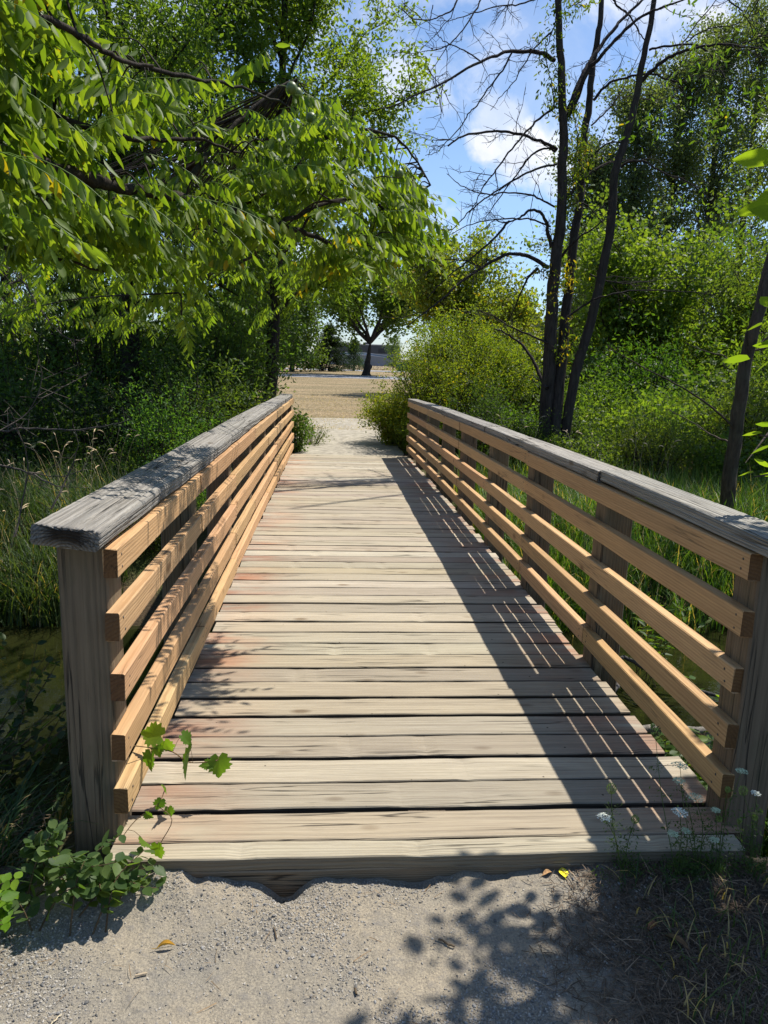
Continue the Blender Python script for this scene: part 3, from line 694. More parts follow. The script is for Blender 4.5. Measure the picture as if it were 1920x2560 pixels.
# every node hangs on a twig from the nearest limb point
for gi in range(len(NP)):
    p = NP[gi]; dd = np.linalg.norm(allimb-p, axis=1); j = int(dd.argmin()); o = allimb[j]
    v = p-o; L = np.linalg.norm(v)+1e-6; d = norm(v/L+rng.normal(0, .45, 3)+np.array([.25, -.05, .15])); d[2] = abs(d[2])*.5; d = norm(d)
    ND.append(d)
    if L > .08 and gi % 3 == 0: tube(tr, smooth_line([o-W0, o-W0+v*.5+[0, 0, .05], p-W0], 3), np.linspace(.0045, .002, 7), 4, .5)
walnut_leaves(fo, st, NP-W0-np.array(ND)*.12, np.array(ND))
tr.build('trunk', BARK, walnut, color=(.038, .03, .024)); fo.build('crown', LEAF, walnut, color=(.115, .18, .026))
st.build('leaf_stalks', GRASS, walnut, color=(.12, .2, .04))
for px, py, dy in ((630, 190, 0), (642, 202, .03), (800, 318, 0), (862, 375, 0), (672, 255, .1)):
    p = at(px*K, py*K, wy(px)-.12+dy)-W0; V = ico_v; 
    mb = MB(); nu = 12; nv = 8
    a = np.linspace(0, 2*math.pi, nu, endpoint=False); b = np.linspace(0.01, math.pi-.01, nv); A_, B_ = np.meshgrid(a, b)
    Vs = np.stack([np.cos(A_)*np.sin(B_), np.sin(A_)*np.sin(B_), np.cos(B_)*1.06], -1).reshape(-1, 3)*.024
    Fs = [[r*nu+c, r*nu+(c+1) % nu, (r+1)*nu+(c+1) % nu, (r+1)*nu+c] for r in range(nv-1) for c in range(nu)]
    mb.add(Vs, np.array(Fs)[:, ::-1]); tube(mb, [(0, 0, .02), (.004, 0, .06), (.02, 0, .11)], .0022, 5)
    mb.build('walnut', PAINT, walnut, loc=tuple(p), color=(.13, .17, .04))

# near tree on the right: shades the bridge end; a few leaves reach into view
ash = empty('ash_sapling', (3.7, 2.3, -.25), 'young ash at the right edge whose big bright leaves hang into view beside the railing', 'tree')
A0 = np.array(ash.location); tr = MB(); fo = MB(); st = MB()
tk = smooth_line([(0, 0, 0), (-.05, .02, 1.2), (.0, .1, 2.6), (-.1, .2, 4.2), (0, .2, 5.4)], 5, .01); tube(tr, tk, np.linspace(.09, .02, len(tk)), 8, .5, .06)
nodes = []; rng = np.random.default_rng(104)
for i in range(120):
    c = np.array([2.85, 2.62, 3.0])+rng.normal(0, [.55, .42, .35]); 
    if c[0] < 2.05+.25*max(0, c[1]-2.6)+.0: c[0] = 2.1+rng.uniform(0, .8)+.3*max(0, c[1]-2.6)
    if c[0] < 2.75 and c[1]-.33*c[2] > 1.98: c[1] = 1.98+.33*c[2]-rng.uniform(0, .5)
    nodes.append(c)
for i in range(20):
    nodes.append(np.array([2.02, 2.5, 3.0])+rng.normal(0, [.14, .17, .10]))
for i in range(70):
    nodes.append(np.array([3.4, 2.1, 3.4])+rng.normal(0, [.6, .5, .6]))
for c in nodes:
    j = int(np.argmin(np.linalg.norm(tk+A0-c+[0, 0, 1.0], axis=1))); o = tk[j]+A0
    if rng.uniform() < .35: tube(tr, smooth_line([o-A0, (o+c)/2-A0+[0, 0, .12], c-A0], 3), np.linspace(.012, .003, 7), 4)
    for q in range(3):
        nn = 7; d = rnd_dir(1)[0]*[1, 1, .3]; PP = c+np.outer(np.linspace(0, .22, nn), d); sd = norm(np.cross(d, [0, 0, 1]))
        D = sd*np.where(np.arange(nn) % 2, 1, -1)[:, None]+d*.5+[0, 0, -.35]
        scatter(fo, OVAL, PP-A0, D, rnd_dir(nn, 1.6), rng.uniform(.07, .11, nn), rng.uniform(.2, .9, nn))
# leaves seen at the frame edge
for px, py, yy, L, ang in ((1658, 345, 1.9, .105, 2.9), (1690, 395, 1.9, .10, 3.6), (1665, 440, 2.05, .12, 3.3), (1690, 470, 2.0, .11, 2.6), (1600, 775, 2.5, .095, 3.1), (1625, 700, 2.6, .07, 3.5), (1655, 745, 2.5, .08, 3.0), (1650, 665, 2.5, .08, 2.3), (1640, 780, 2.55, .07, 3.9), (1675, 700, 2.5, .08, 2.7), (1625, 935, 2.6, .07, 3.2), (1650, 960, 2.6, .08, 3.7), (1655, 920, 2.6, .075, 2.8), (1605, 1020, 2.6, .07, 3.2), (1635, 1045, 2.6, .085, 3.9), (1660, 1030, 2.6, .07, 2.7), (1640, 1010, 2.6, .06, 2.2)):
    p = at((px+22)*K, py*K, yy)-A0; D = np.array([[math.cos(ang), rng.uniform(-.3, .3), math.sin(ang)*.6-.1]])
    scatter(fo, OVAL, p[None], D, np.array([[rng.uniform(-.3, .3), .45, .85]]), L*1.05, rng.uniform(.7, 1.))
for pts in ([(1750, 300, 1.95), (1700, 400, 1.95), (1672, 450, 2.0)], [(1760, 600, 2.4), (1700, 690, 2.5), (1640, 745, 2.5)], [(1760, 930, 2.6), (1690, 945, 2.6), (1640, 940, 2.6)], [(1760, 1010, 2.6), (1690, 1020, 2.6), (1630, 1030, 2.6)]):
    P = np.array([at(a*K, b*K, y_) for a, b, y_ in pts]); P = np.vstack([(P[0]+A0+[0, 0, 1.5])/2, P]); P = np.vstack([A0+[0, 0, 1.4], P])-A0; tube(tr, smooth_line(P, 4), np.linspace(.012, .003, 17), 5)
tr.build('trunk', BARK, ash, color=(.08, .065, .05)); fo.build('crown', LEAF, ash, color=(.09, .17, .018))

# ------------------------------------------------------------------ dead three-stemmed tree
dead = empty('dead_tree', tuple(at(1380, 1060, 12.1)), 'bare dead tree with three dark leaning stems rising behind the right railing', 'tree')
D0 = np.array(dead.location)
bm = MB()
def crop(o, s, L): return [(o[0]+u*s, o[1]+v*s) for u, v in L]
cA = lambda L: crop((960, 0), .3134, L)
cB = lambda L: crop((1400, 0), .3134, L)
cC = lambda L: crop((960, 520), .3134, L)
trunks = {
 'A': ([(1384, -900), (1390, -400), (1395.6, 0), (1402, 157), (1408, 313), (1406.6, 407), (1402, 558), (1389, 655), (1380, 771), (1373.7, 896), (1366, 1021), (1362, 1100)], 12.0, .125, .03),
 'B': ([(1545, -900), (1520, -400), (1505, 0), (1494, 94), (1478, 188), (1470, 282), (1456, 376), (1449, 517), (1436, 583), (1427, 677), (1416, 771), (1408, 865), (1396, 990), (1388, 1100)], 12.35, .098, .03),
 'C': ([(1700, -800), (1668, -300), (1635, 0), (1619, 94), (1600, 188), (1582, 282), (1560, 360), (1536, 439), (1528, 558), (1503, 690), (1475, 810), (1441, 926), (1418, 1042), (1412, 1100)], 11.9, .092, .028)}
for nm, (L, y0, rb, rt) in trunks.items():
    P = np.array([at(px, py, y0+.0006*(600-py)*(1 if nm == 'B' else -.6)) for px, py in L])[::-1]-D0
    q = smooth_line(P, 4, .006); r = np.linspace(rb, rt, len(q))
    mb = MB(); tube(mb, q, r, 10, .5, .06); mb.build('trunk', BARK, dead, color=(.045, .038, .034))
brs = [
 (cA([(1360, 480), (1280, 430), (1200, 412), (1020, 408), (900, 440), (720, 515), (480, 660), (270, 750), (80, 840), (-40, 865)]), 12.0, 10.6, .034, .007),
 (cA([(1020, 420), (940, 560), (850, 680), (740, 840), (670, 910), (600, 1030), (500, 1130), (420, 1215), (330, 1240)]), 11.5, 10.9, .013, .004),
 (cA([(1340, 255), (1240, 340), (1170, 430), (1100, 540), (1030, 660), (940, 760), (850, 880)]), 12, 12.8, .014, .004),
 (cA([(770, 490), (640, 400), (520, 350), (440, 290), (400, 220)]), 11.3, 11.1, .011, .004),
 (cA([(780, -20), (700, 130), (630, 240), (520, 350), (400, 395), (380, 380)]), 12.3, 11.5, .013, .004),
 (cA([(1250, -30), (1180, 0), (1050, 40), (900, 50), (780, 90), (640, 130), (540, 160), (420, 165)]), 12.5, 11.8, .014, .004),
 (cA([(620, -60), (590, 0), (540, 80), (440, 130), (380, 155), (230, 150), (160, 90), (140, 60)]), 11.5, 10.9, .014, .004),
 (cA([(1370, 850), (1270, 920), (1160, 1030), (1050, 1150), (940, 1290), (860, 1400), (780, 1510), (730, 1620), (680, 1700)]), 12, 11.2, .018, .005),
 (cA([(1380, 1190), (1280, 1140), (1160, 1095), (1030, 1060), (900, 1045), (740, 1060), (620, 1085), (510, 1165)]), 12, 11.4, .026, .012),
 (cA([(1370, 1210), (1300, 1180), (1200, 1220), (1110, 1320), (1040, 1420), (960, 1520), (850, 1680), (800, 1760)]), 12, 12.6, .018, .005),
 (cA([(1375, 1310), (1250, 1340), (1100, 1400), (960, 1480), (800, 1590), (690, 1680), (590, 1787)])+cC([(500, 190), (370, 230)]), 12, 11, .018, .004),
 (cA([(1360, 1650), (1250, 1590), (1140, 1550), (950, 1535), (850, 1555), (700, 1520), (590, 1460), (500, 1385)]), 12, 11.7, .016, .005),
 (cC([(1335, 310), (1310, 200), (1290, 100), (1240, 30), (1150, 20), (1080, 80), (960, 115), (880, 90)]), 12, 11.2, .034, .006),
 (cC([(1000, 105), (900, 220), (800, 310), (700, 400), (600, 480), (450, 600), (350, 720)]), 11.3, 10.5, .018, .005),
 (cC([(1310, 475), (1200, 410), (1110, 370), (980, 370), (880, 420), (760, 490), (600, 600), (480, 710), (330, 830), (180, 955)]), 12, 10.4, .034, .007),
 (cC([(1230, 485), (1160, 540), (1100, 660), (1050, 780), (990, 900)]), 12, 12.6, .022, .008),
 (cC([(770, 470), (680, 430), (560, 408), (420, 415), (300, 455), (220, 475)]), 11, 10.7, .011, .004),
 (cC([(1330, 150), (1200, 100), (1080, 85), (850, 95), (700, 130), (550, 200), (465, 255)]), 12, 12.7, .016, .004),
 (cC([(1310, 1080), (1150, 1010), (1000, 940), (880, 870), (740, 815)]), 12, 12.8, .02, .006),
 (cC([(1300, 1440), (1250, 1350), (1180, 1200), (1090, 1080), (970, 1000), (880, 960)]), 12, 13.2, .036, .01),
 (cC([(1420, 385), (1480, 310), (1560, 230), (1660, 170), (1760, 90)]), 12, 11.5, .022, .008),
 (cB([(60, 920), (120, 750), (180, 600), (240, 490), (310, 390), (420, 240), (530, 120), (660, 0), (800, -150)]), 12, 12.9, .046, .014),
 (cB([(100, 900), (160, 720), (220, 560), (300, 480), (450, 310), (600, 170), (720, 90), (830, 50), (980, 0), (1100, -40)]), 12.1, 11.2, .036, .008),
 (cB([(640, 650), (740, 560), (820, 490), (930, 430), (1100, 380), (1280, 350), (1450, 365), (1700, 395)]), 11.8, 10.9, .032, .008),
 (cB([(710, 400), (830, 370), (1040, 350), (1150, 390), (1230, 480), (1290, 580), (1350, 650), (1430, 730)]), 11.8, 11.0, .018, .005),
 (cB([(265, 800), (330, 720), (420, 650), (530, 620), (620, 595), (740, 590), (880, 640), (980, 655), (1100, 625), (1200, 560), (1390, 510)]), 12.2, 11.4, .022, .005),
 (cB([(930, 430), (990, 330), (1100, 180), (1240, 10), (1300, -60)]), 11.4, 11.9, .013, .004),
 (cB([(490, 1330), (560, 1290), (660, 1285), (760, 1340), (860, 1395), (1000, 1440), (1100, 1510), (1200, 1590)]), 11.9, 11.0, .02, .005),
 (cB([(60, 1570), (180, 1440), (290, 1350), (410, 1290)]), 12, 12.3, .028, .014),
 (cB([(230, 1300), (290, 1210), (400, 1140), (490, 1130)]), 12.2, 12.0, .016, .008),
 (cB([(250, 1000), (370, 890), (470, 760), (540, 640), (590, 520), (660, 380)]), 12.3, 13, .014, .004),
 (cB([(1000, 340), (1120, 260), (1250, 215), (1400, 200), (1500, 140), (1659, 60)]), 11.4, 10.9, .01, .004),
 (cB([(1300, -60), (1340, 0), (1420, 60), (1480, 140), (1550, 215)]), 11, 10.8, .014, .005),
 (cB([(1450, 350), (1560, 310), (1700, 250)]), 11, 10.8, .011, .005),
 (cB([(400, -60), (430, 0), (470, 60), (540, 110), (600, 200), (650, 280), (690, 350)]), 12.3, 12.5, .02, .008),
 (cB([(620, 790), (760, 795), (850, 775), (940, 780)]), 11.9, 12.3, .008, .003),
 (cB([(60, 1660), (110, 1625), (190, 1620), (270, 1690), (340, 1780)]), 12.1, 12.2, .014, .008),
 (crop((960, 0), .5787, [(790, 1370), (880, 1310), (960, 1275), (1100, 1255), (1300, 1260), (1460, 1280)]), 11.9, 11.2, .016, .005),
 (crop((960, 0), .5787, [(890, 1185), (950, 1210), (1060, 1225), (1200, 1205), (1450, 1195)]), 11.9, 12.6, .013, .004),
 (cA([(390, 40), (370, 150), (362, 240)]), 11.2, 11.2, .007, .003), (cA([(1000, 0), (970, 120), (930, 240)]), 11.9, 12.1, .007, .003),
 (cA([(780, 500), (830, 600)]), 11.4, 11.5, .007, .003), (cA([(350, 540), (410, 680), (450, 850), (455, 950)]), 11.0, 10.9, .008, .003), (cA([(470, 680), (450, 800), (465, 900)]), 11, 11, .006, .003)]
bm = MB(); tw = MB()
for L, y0, y1, r0, r1 in brs:
    n = len(L); P = np.array([at(px, py, y0+(y1-y0)*i/(n-1)) for i, (px, py) in enumerate(L)])-D0
    q = smooth_line(P, 4, .006); tube(bm, q, np.linspace(r0, r1, len(q)), 6, .5, .1)
    ln = np.linalg.norm(np.diff(q, axis=0), axis=1).sum()
    for t in range(int(ln*2.0)):
        i = int(rng.integers(2, len(q)-1)); tg = norm(q[i+1]-q[i-1]); d = norm(tg*.9+rng.normal(0, .5, 3)); Lt = rng.uniform(.35, .95); pp = [q[i]]
        for k_ in range(6): d = norm(d+rng.normal(0, .22, 3)+[0, 0, -.03]); pp.append(pp[-1]+d*Lt/6)
        tube(bm, pp, np.linspace(.0065, .0025, 7), 4)
        for k_ in range(1, 6):
            for w_ in range(2 if k_ > 2 else 1): d3 = norm(d+rng.normal(0, .8, 3))*rng.uniform(.05, .2); tube(bm, [pp[k_], pp[k_]+d3*.5+rng.normal(0, .012, 3), pp[k_]+d3], [.0032, .0028, .002], 3)
    for t in range(int(ln*8)):
        i = int(rng.integers(1, len(q)-1)); tg = norm(q[i+1]-q[i-1]); d = norm(tg*.5+rng.normal(0, .7, 3)); Lt = rng.uniform(.06, .34)*(1 if rng.uniform() < .8 else 1.9)
        p1 = q[i]+d*Lt*.5+rng.normal(0, .02, 3); p2 = p1+norm(d+rng.normal(0, .5, 3))*Lt*.5; tube(bm, [q[i], p1, p2], [.0042, .0034, .0022], 3)
        if Lt > .22: tube(bm, [p1, p1+norm(d+rng.normal(0, .8, 3))*Lt*.35], [.003, .002], 3)
bm.build('bare_branches', BARK, dead, color=(.035, .028, .027))
# creeper on the stems
vine = empty('creeper_vine', tuple(D0), 'leafy climbing creeper with yellowing leaves wound round the left dead stem', 'vine')
fo = MB(); st = MB()
def vine_seg(L, y0, n, spread, yel):
    P = np.array([at(px, py, y0) for px, py in L])-D0; q = smooth_line(P, 6, .01); st = MB(); tube(st, q, .008, 5); st.build('stem', BARK, vine, color=(.05, .04, .03))
    idx = rng.integers(0, len(q), n); C = q[idx]+rng.normal(0, spread, (n, 3)); leaf_cloud(fo, C, 5, .05, .07, LANCE, .9, yel, None, .2)
vine_seg(cA([(1420, 0), (1360, 200), (1310, 350), (1300, 500), (1340, 700), (1360, 850)]), 11.85, 90, .09, .04)
vine_seg(cA([(1470, 60), (1520, 40), (1600, 0)]), 12, 30, .09, .05)
vine_seg(cA([(1440, 830), (1500, 900), (1530, 1000), (1540, 1150), (1520, 1300), (1500, 1500), (1480, 1650)]), 12, 150, .11, .10)
vine_seg(cA([(1560, 1180), (1620, 1300), (1580, 1380)]), 12.1, 50, .09, .12)
vine_seg(cA([(1370, 560), (1410, 640), (1400, 760)]), 11.85, 20, .06, .04)
vine_seg(cC([(1290, 470), (1250, 500), (1330, 520), (1350, 640), (1340, 780)]), 11.85, 22, .05, .5)
vine_seg(cC([(1500, 480), (1480, 560), (1460, 640)]), 12.1, 30, .07, .6)
vine_seg(cC([(1440, 880), (1500, 980), (1520, 1060), (1410, 1160), (1400, 1200)]), 12, 26, .08, .25)
fo.build('foliage', LEAF, vine, color=(.085, .13, .02), smooth=False)

# ------------------------------------------------------------------ trees on the left
make_tree('ash_tree', (-1.3, 15, -.25), 10.5, .15, 2.35, .24, 36, 8, 5, 50, .15, .105, RH, (.35, 0), (.12, .185, .03), (.04, .034, .03), seed=11, label='tall leafy ash with a slim dark trunk just left of the far bridge end', up=.55, curve=.12)
make_tree('ash_tree', (-3.4, 13, -.3), 12, .19, 3.4, .22, 34, 7, 5, 62, .17, .10, RH, (-.35, 0), (.08, .135, .025), (.03, .026, .022), seed=12, crown_hi=.5, label='dark thick trunked tree standing in the shaded thicket on the left bank', up=.3, curve=.1)
make_tree('maple_tree', (-7.8, 19, -.2), 9, .16, 3.4, .12, 20, 5, 5, 40, .28, .10, RH, (0, 0), (.10, .165, .02), (.05, .04, .03), seed=13, label='sunlit yellow green tree behind the thicket at the left edge', up=.2)
make_tree('maple_tree', (-13, 24, -.2), 11, .16, 4.2, .08, 20, 5, 5, 36, .32, .12, RH, (0, 0), (.085, .15, .02), (.05, .04, .03), seed=14, label='broad green tree far left beyond the thicket', up=.2)
make_tree('ash_tree', (-6.6, 15.5, -.3), 7.0, .12, 2.6, .14, 18, 5, 5, 40, .22, .085, RH, (0, 0), (.06, .115, .02), (.03, .026, .022), seed=23, label='mid green tree between the thick dark trunk and the left edge', up=.3)
# centre distance
make_tree('shade_tree', (3.55, 74.5, -.2), 11.0, .42, 8.0, .30, 12, 12, 5, 26, .5, .32, RHW, (.3, 0), (.07, .12, .02), (.035, .03, .027), seed=15, trunk_top=.3, shape='fork', limb_r=.62, label='round shade tree with a forked trunk standing alone on the verge across the road', up=.55)
make_tree('shade_tree', (-6.4, 66, -.2), 12, .3, 5.2, .10, 22, 6, 5, 26, .6, .30, RHW, (0, 0), (.045, .085, .02), (.035, .03, .027), seed=16, label='dense roadside tree just left of the far bridge opening', up=.3)
make_tree('spruce_tree', (-.2, 90, -.2), 5.4, .12, 2.5, .02, 60, 5, 4, 16, .16, .20, RH, (0, 0), (.012, .026, .012), (.03, .03, .03), 'cone', seed=17, label='dark spruce with low skirt of branches beside the campsite road')
make_tree('spruce_tree', (3.0, 99, -.2), 4.0, .09, 1.3, .05, 30, 4, 4, 12, .2, .18, RH, (0, 0), (.03, .055, .035), (.03, .03, .03), 'cone', seed=18, label='bluish young spruce half hidden behind the shade tree trunk')
make_tree('young_tree', (8.2, 99, -.2), 3.9, .06, 1.5, .12, 14, 4, 4, 10, .22, .2, RH, (0, 0), (.075, .12, .045), (.05, .04, .03), 'vase', seed=19, label='small pale sapling in front of the camper')
make_tree('shade_tree', (-7.5, 100, -.2), 12, .2, 5, .1, 16, 5, 4, 18, .7, .4, RHW, color=(.05, .09, .025), seed=20, label='distant leafy tree behind the spruce')
make_tree('roadside_tree', (-4.3, 84, -.2), 9.5, .25, 4.4, .05, 22, 6, 5, 24, .55, .30, RHW, (0, 0), (.06, .10, .025), (.035, .03, .027), seed=24, label='bushy mid green tree just left of the dark spruce', up=.3)
make_tree('roadside_tree', (-9.5, 92, -.2), 10.5, .25, 5, .05, 22, 6, 5, 22, .6, .32, RHW, (0, 0), (.05, .09, .025), (.035, .03, .027), seed=25, label='rounded tree farther left along the road verge', up=.3)
# right side
make_tree('turning_tree', (5.6, 37, -.2), 8.0, .14, 5.2, .1, 14, 10, 5, 24, .26, .17, RHW, (0, 0), (.14, .19, .035), (.05, .04, .03), 'fork', trunk_top=.2, limb_r=.5, seed=21, label='upright tree turning yellow behind the bushes right of the path', yel=.05, up=1.05)
make_tree('turning_tree', (8.5, 36, -.2), 6.3, .12, 3.5, .1, 13, 10, 5, 24, .26, .17, RHW, (0, 0), (.15, .195, .035), (.05, .04, .03), 'fork', trunk_top=.2, limb_r=.5, seed=22, label='lower yellow green tree just left of the dead stems', yel=.06, up=.95)
pop = [(12.8, 29, 12.6, 31), (10.9, 28, 10.9, 32), (14.8, 30, 14.0, 33), (9.3, 27.5, 8.6, 34), (16.8, 31, 15.5, 35)]
plab = ['tallest point of the dark poplar clump, middle stem', 'dark poplar second from the left in the clump', 'dark poplar right of the tallest one', 'shortest dark poplar on the left end of the clump', 'dark poplar at the right edge behind the walnut leaves']
for (x, y_, h, sd), lb in zip(pop, plab):
    make_tree('poplar_tree', (x, y_, -.2), h, .2, 2.1, .10, 36, 5, 5, 34, .22, .10, RHW, (0, 0), (.085, .12, .06), (.06, .055, .05), 'col', seed=sd, label=lb, group='poplars in the dark clump on the right')
make_tree('maple_tree', (8.2, 20, -.2), 6.2, .12, 4.1, .1, 14, 10, 5, 26, .2, .10, MAPLE, (0, 0), (.105, .165, .03), (.05, .04, .03), 'fork', trunk_top=.15, limb_r=.5, seed=41, label='bright green maple just right of the dead stems', up=.95, droop=.8)
make_tree('maple_tree', (12.2, 20, -.2), 6.4, .12, 3.9, .1, 15, 11, 5, 26, .22, .10, RHW, (0, 0), (.085, .135, .03), (.05, .04, .03), 'fork', trunk_top=.12, limb_r=.5, seed=42, label='mid green tree in front of the poplars near the right edge', up=.8, droop=.6)
make_tree('locust_tree', (9.0, 12.6, -.25), 8.6, .12, 2.4, .24, 26, 6, 6, 46, .18, .075, RH, (.2, 0), (.10, .15, .03), (.05, .045, .035), seed=43, label='feathery leaved tree overhanging the meadow at the right edge', up=.5, droop=.9, flat=.5)
rt = empty('leaning_tree', (4.75, 8.3, -.75), 'slim leaning dark trunk rising from the reeds behind the near right railing', 'tree'); mb = MB()
R0_ = np.array(rt.location); P = np.array([at(px*K, py*K, y_) for px, py, y_ in ((1565, 1180, 8.4), (1572, 1060, 8.3), (1590, 930, 8.2), (1612, 780, 8.1), (1642, 660, 8.0), (1690, 480, 8.2), (1760, 250, 8.5))]); P = np.vstack([[P[0][0]-.1, P[0][1], -.75], P])-R0_
tube(mb, smooth_line(P, 4, .01), np.linspace(.1, .05, 29), 9, .5, .12); 
for L in ([(1660, 935, 8.2), (1610, 1000, 7.6)], [(1590, 930, 8.2), (1500, 850, 7.9), (1400, 800, 7.6), (1310, 745, 7.5)], [(1612, 780, 8.1), (1560, 770, 8.4), (1480, 740, 8.6)], [(1620, 760, 8.1), (1700, 740, 8.0), (1800, 700, 8)], [(1580, 960, 8.2), (1520, 930, 8.7), (1440, 880, 9.2)]):
    tube(mb, smooth_line(np.array([at(a*K, b*K, c) for a, b, c in L])-R0_, 5, .01), np.linspace(.014, .004, (len(L)-1)*5+1), 5)
mb.build('trunk', BARK, rt, color=(.075, .06, .045))
fo = MB(); CC = P[-2:].mean(0)+rng.normal(0, [1.1, .9, 1.0], (110, 3))+[.7, 0, .6]; leaf_cloud(fo, CC, 34, .14, .075, LANCE, .8, .01); fo.build('crown', LEAF, rt, color=(.07, .13, .02), smooth=False)

# bare arching branches at left edge
db = empty('dead_branch', tuple(at(0, 1060, 6.5)), 'bare grey dead branches arching low in front of the left thicket', 'branch'); B0 = np.array(db.location); mb = MB()
for L, yy, r in (([(-60, 640), (0, 625), (45, 605), (70, 640), (110, 700), (160, 735), (185, 730)], 6, .012), ([(45, 605), (60, 560), (55, 520)], 6, .006), ([(45, 605), (20, 580), (-20, 570)], 6, .006), ([(-80, 900), (0, 930), (60, 925), (150, 930), (230, 920), (285, 905)], 6.5, .012), ([(-60, 990), (0, 1005), (60, 1020), (120, 1048), (145, 1052)], 6, .012), ([(60, 1020), (120, 1030), (180, 1015)], 6, .005), ([(30, 1160), (50, 1080), (60, 1000), (40, 930), (20, 880)], 6.2, .008), ([(90, 860), (150, 830), (200, 800)], 6.5, .006), ([(0, 930), (60, 890), (90, 820), (80, 760)], 6.5, .006), ([(110, 1100), (150, 1020), (170, 960)], 6.8, .01)):
    P = np.array([at(a*K, b*K, yy+.2*math.sin(i)) for i, (a, b) in enumerate(L)])-B0; q = smooth_line(P, 4, .004); tube(mb, q, np.linspace(r, .003, len(q)), 5, .6, .1)
    for t in range(len(q)): 
        d = rng.normal(0, .12, 3); tube(mb, [q[t], q[t]+d], [.003, .0015], 3)
mb.build('limb', BARK, db, color=(.11, .095, .085))

# ------------------------------------------------------------------ shrub prototypes and thickets
thg = 'dark leafy shrubs of the left bank thicket'; thl = 'dark green leafy shrub massed in the shaded thicket on the left bank'
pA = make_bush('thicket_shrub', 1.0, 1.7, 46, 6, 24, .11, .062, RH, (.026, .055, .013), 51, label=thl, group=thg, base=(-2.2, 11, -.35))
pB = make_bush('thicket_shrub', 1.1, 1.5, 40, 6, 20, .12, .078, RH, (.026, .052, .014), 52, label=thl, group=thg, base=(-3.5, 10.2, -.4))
L_ = [(-1.95, 12.0, 1.0), (-2.05, 13.4, 1.2), (-2.3, 12.8, 1.35), (-3.9, 12.0, .8), (-4.7, 11.4, 1.0), (-5.4, 12.2, 1.1), (-6.6, 12.5, 1.2), (-2.1, 9.7, .75), (-3.0, 9.3, .5), (-1.9, 10.6, .75), (-1.75, 8.9, .5), (-1.85, 8.0, .42), (-2.3, 9.5, .6), (-3.6, 9.9, .55), (-4.6, 9.2, .5), (-4.0, 13.8, 1.7), (-2.4, 14.6, 1.7), (-2.7, 16.2, 1.6), (-3.2, 16.5, 1.8), (-5.3, 14.8, 1.5), (-5.0, 9.8, .7), (-2.1, 14.8, 1.2), (-3.1, 18, 1.7)]
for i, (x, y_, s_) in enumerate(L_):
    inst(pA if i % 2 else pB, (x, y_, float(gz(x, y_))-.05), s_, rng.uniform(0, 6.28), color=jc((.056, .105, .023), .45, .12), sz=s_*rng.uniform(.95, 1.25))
bg = 'sunlit yellow green shrubs seen through the gaps on the left'; bl = 'sunlit yellow green shrub glimpsed through the thicket on the left'
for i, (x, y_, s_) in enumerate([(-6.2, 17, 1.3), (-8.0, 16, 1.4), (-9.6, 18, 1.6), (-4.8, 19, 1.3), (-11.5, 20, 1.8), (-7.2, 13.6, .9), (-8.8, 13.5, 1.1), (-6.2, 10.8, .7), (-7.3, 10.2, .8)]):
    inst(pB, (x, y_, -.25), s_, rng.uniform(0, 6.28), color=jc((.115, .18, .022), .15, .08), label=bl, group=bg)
# right shrubs
make_bush('flowering_shrub', 1.6, 2.75, 120, 8, 44, .10, .068, RH, (.125, .175, .025), 61, yel=.03, label='large rounded shrub with reddish yellow tips right of the path end', base=(3.0, 16.2, -.25), droop=0)
make_bush('flowering_shrub', 1.2, 2.2, 70, 7, 46, .12, .06, RH, (.11, .15, .022), 62, yel=.03, label='leafy shrub filling the gap between the big shrub and the railing', base=(2.25, 14.6, -.3), droop=0)
make_bush('low_shrub', .85, 1.1, 80, 6, 40, .085, .06, RH, (.15, .19, .022), 63, yel=.04, label='low yellow green shrub spilling over the right side of the far path', base=(1.5, 15.4, -.2), droop=.1)
make_bush('low_shrub', .62, .85, 44, 6, 30, .08, .055, RH, (.095, .14, .02), 64, yel=.03, label='small bright shrub against the far end of the right railing', base=(1.75, 14.0, -.25), droop=.1)
make_bush('low_shrub', .5, .55, 30, 5, 22, .07, .05, RH, (.10, .14, .022), 65, yel=.03, label='small shrub farthest along the right side of the path', base=(1.75, 17.0, -.2), droop=.1)
make_bush('path_weed', .32, .75, 22, 6, 16, .06, .06, RH, (.07, .13, .02), 66, label='leafy weed at the left corner of the far bridge end', base=(-.62, 13.75, -.2), cat='weed')
make_bush('path_weed', .35, .45, 22, 5, 12, .06, .035, RH, (.09, .12, .03), 67, label='thin grey green weed on the left side of the far path', base=(-.35, 14.9, -.2), cat='weed')
rg = 'bright green shrubs of the right bank'; rl = 'bright green leafy shrub in the mass between the dead stems and the right edge'
pC = make_bush('bank_shrub', 1.0, 1.6, 44, 6, 22, .13, .08, RH, (.08, .14, .025), 71, label=rl, group=rg, base=(5.4, 15.5, -.2))
pD = make_bush('bank_shrub', 1.0, 1.2, 40, 5, 20, .13, .085, RHW, (.08, .14, .03), 72, label=rl, group=rg, base=(6.9, 14.6, -.2))
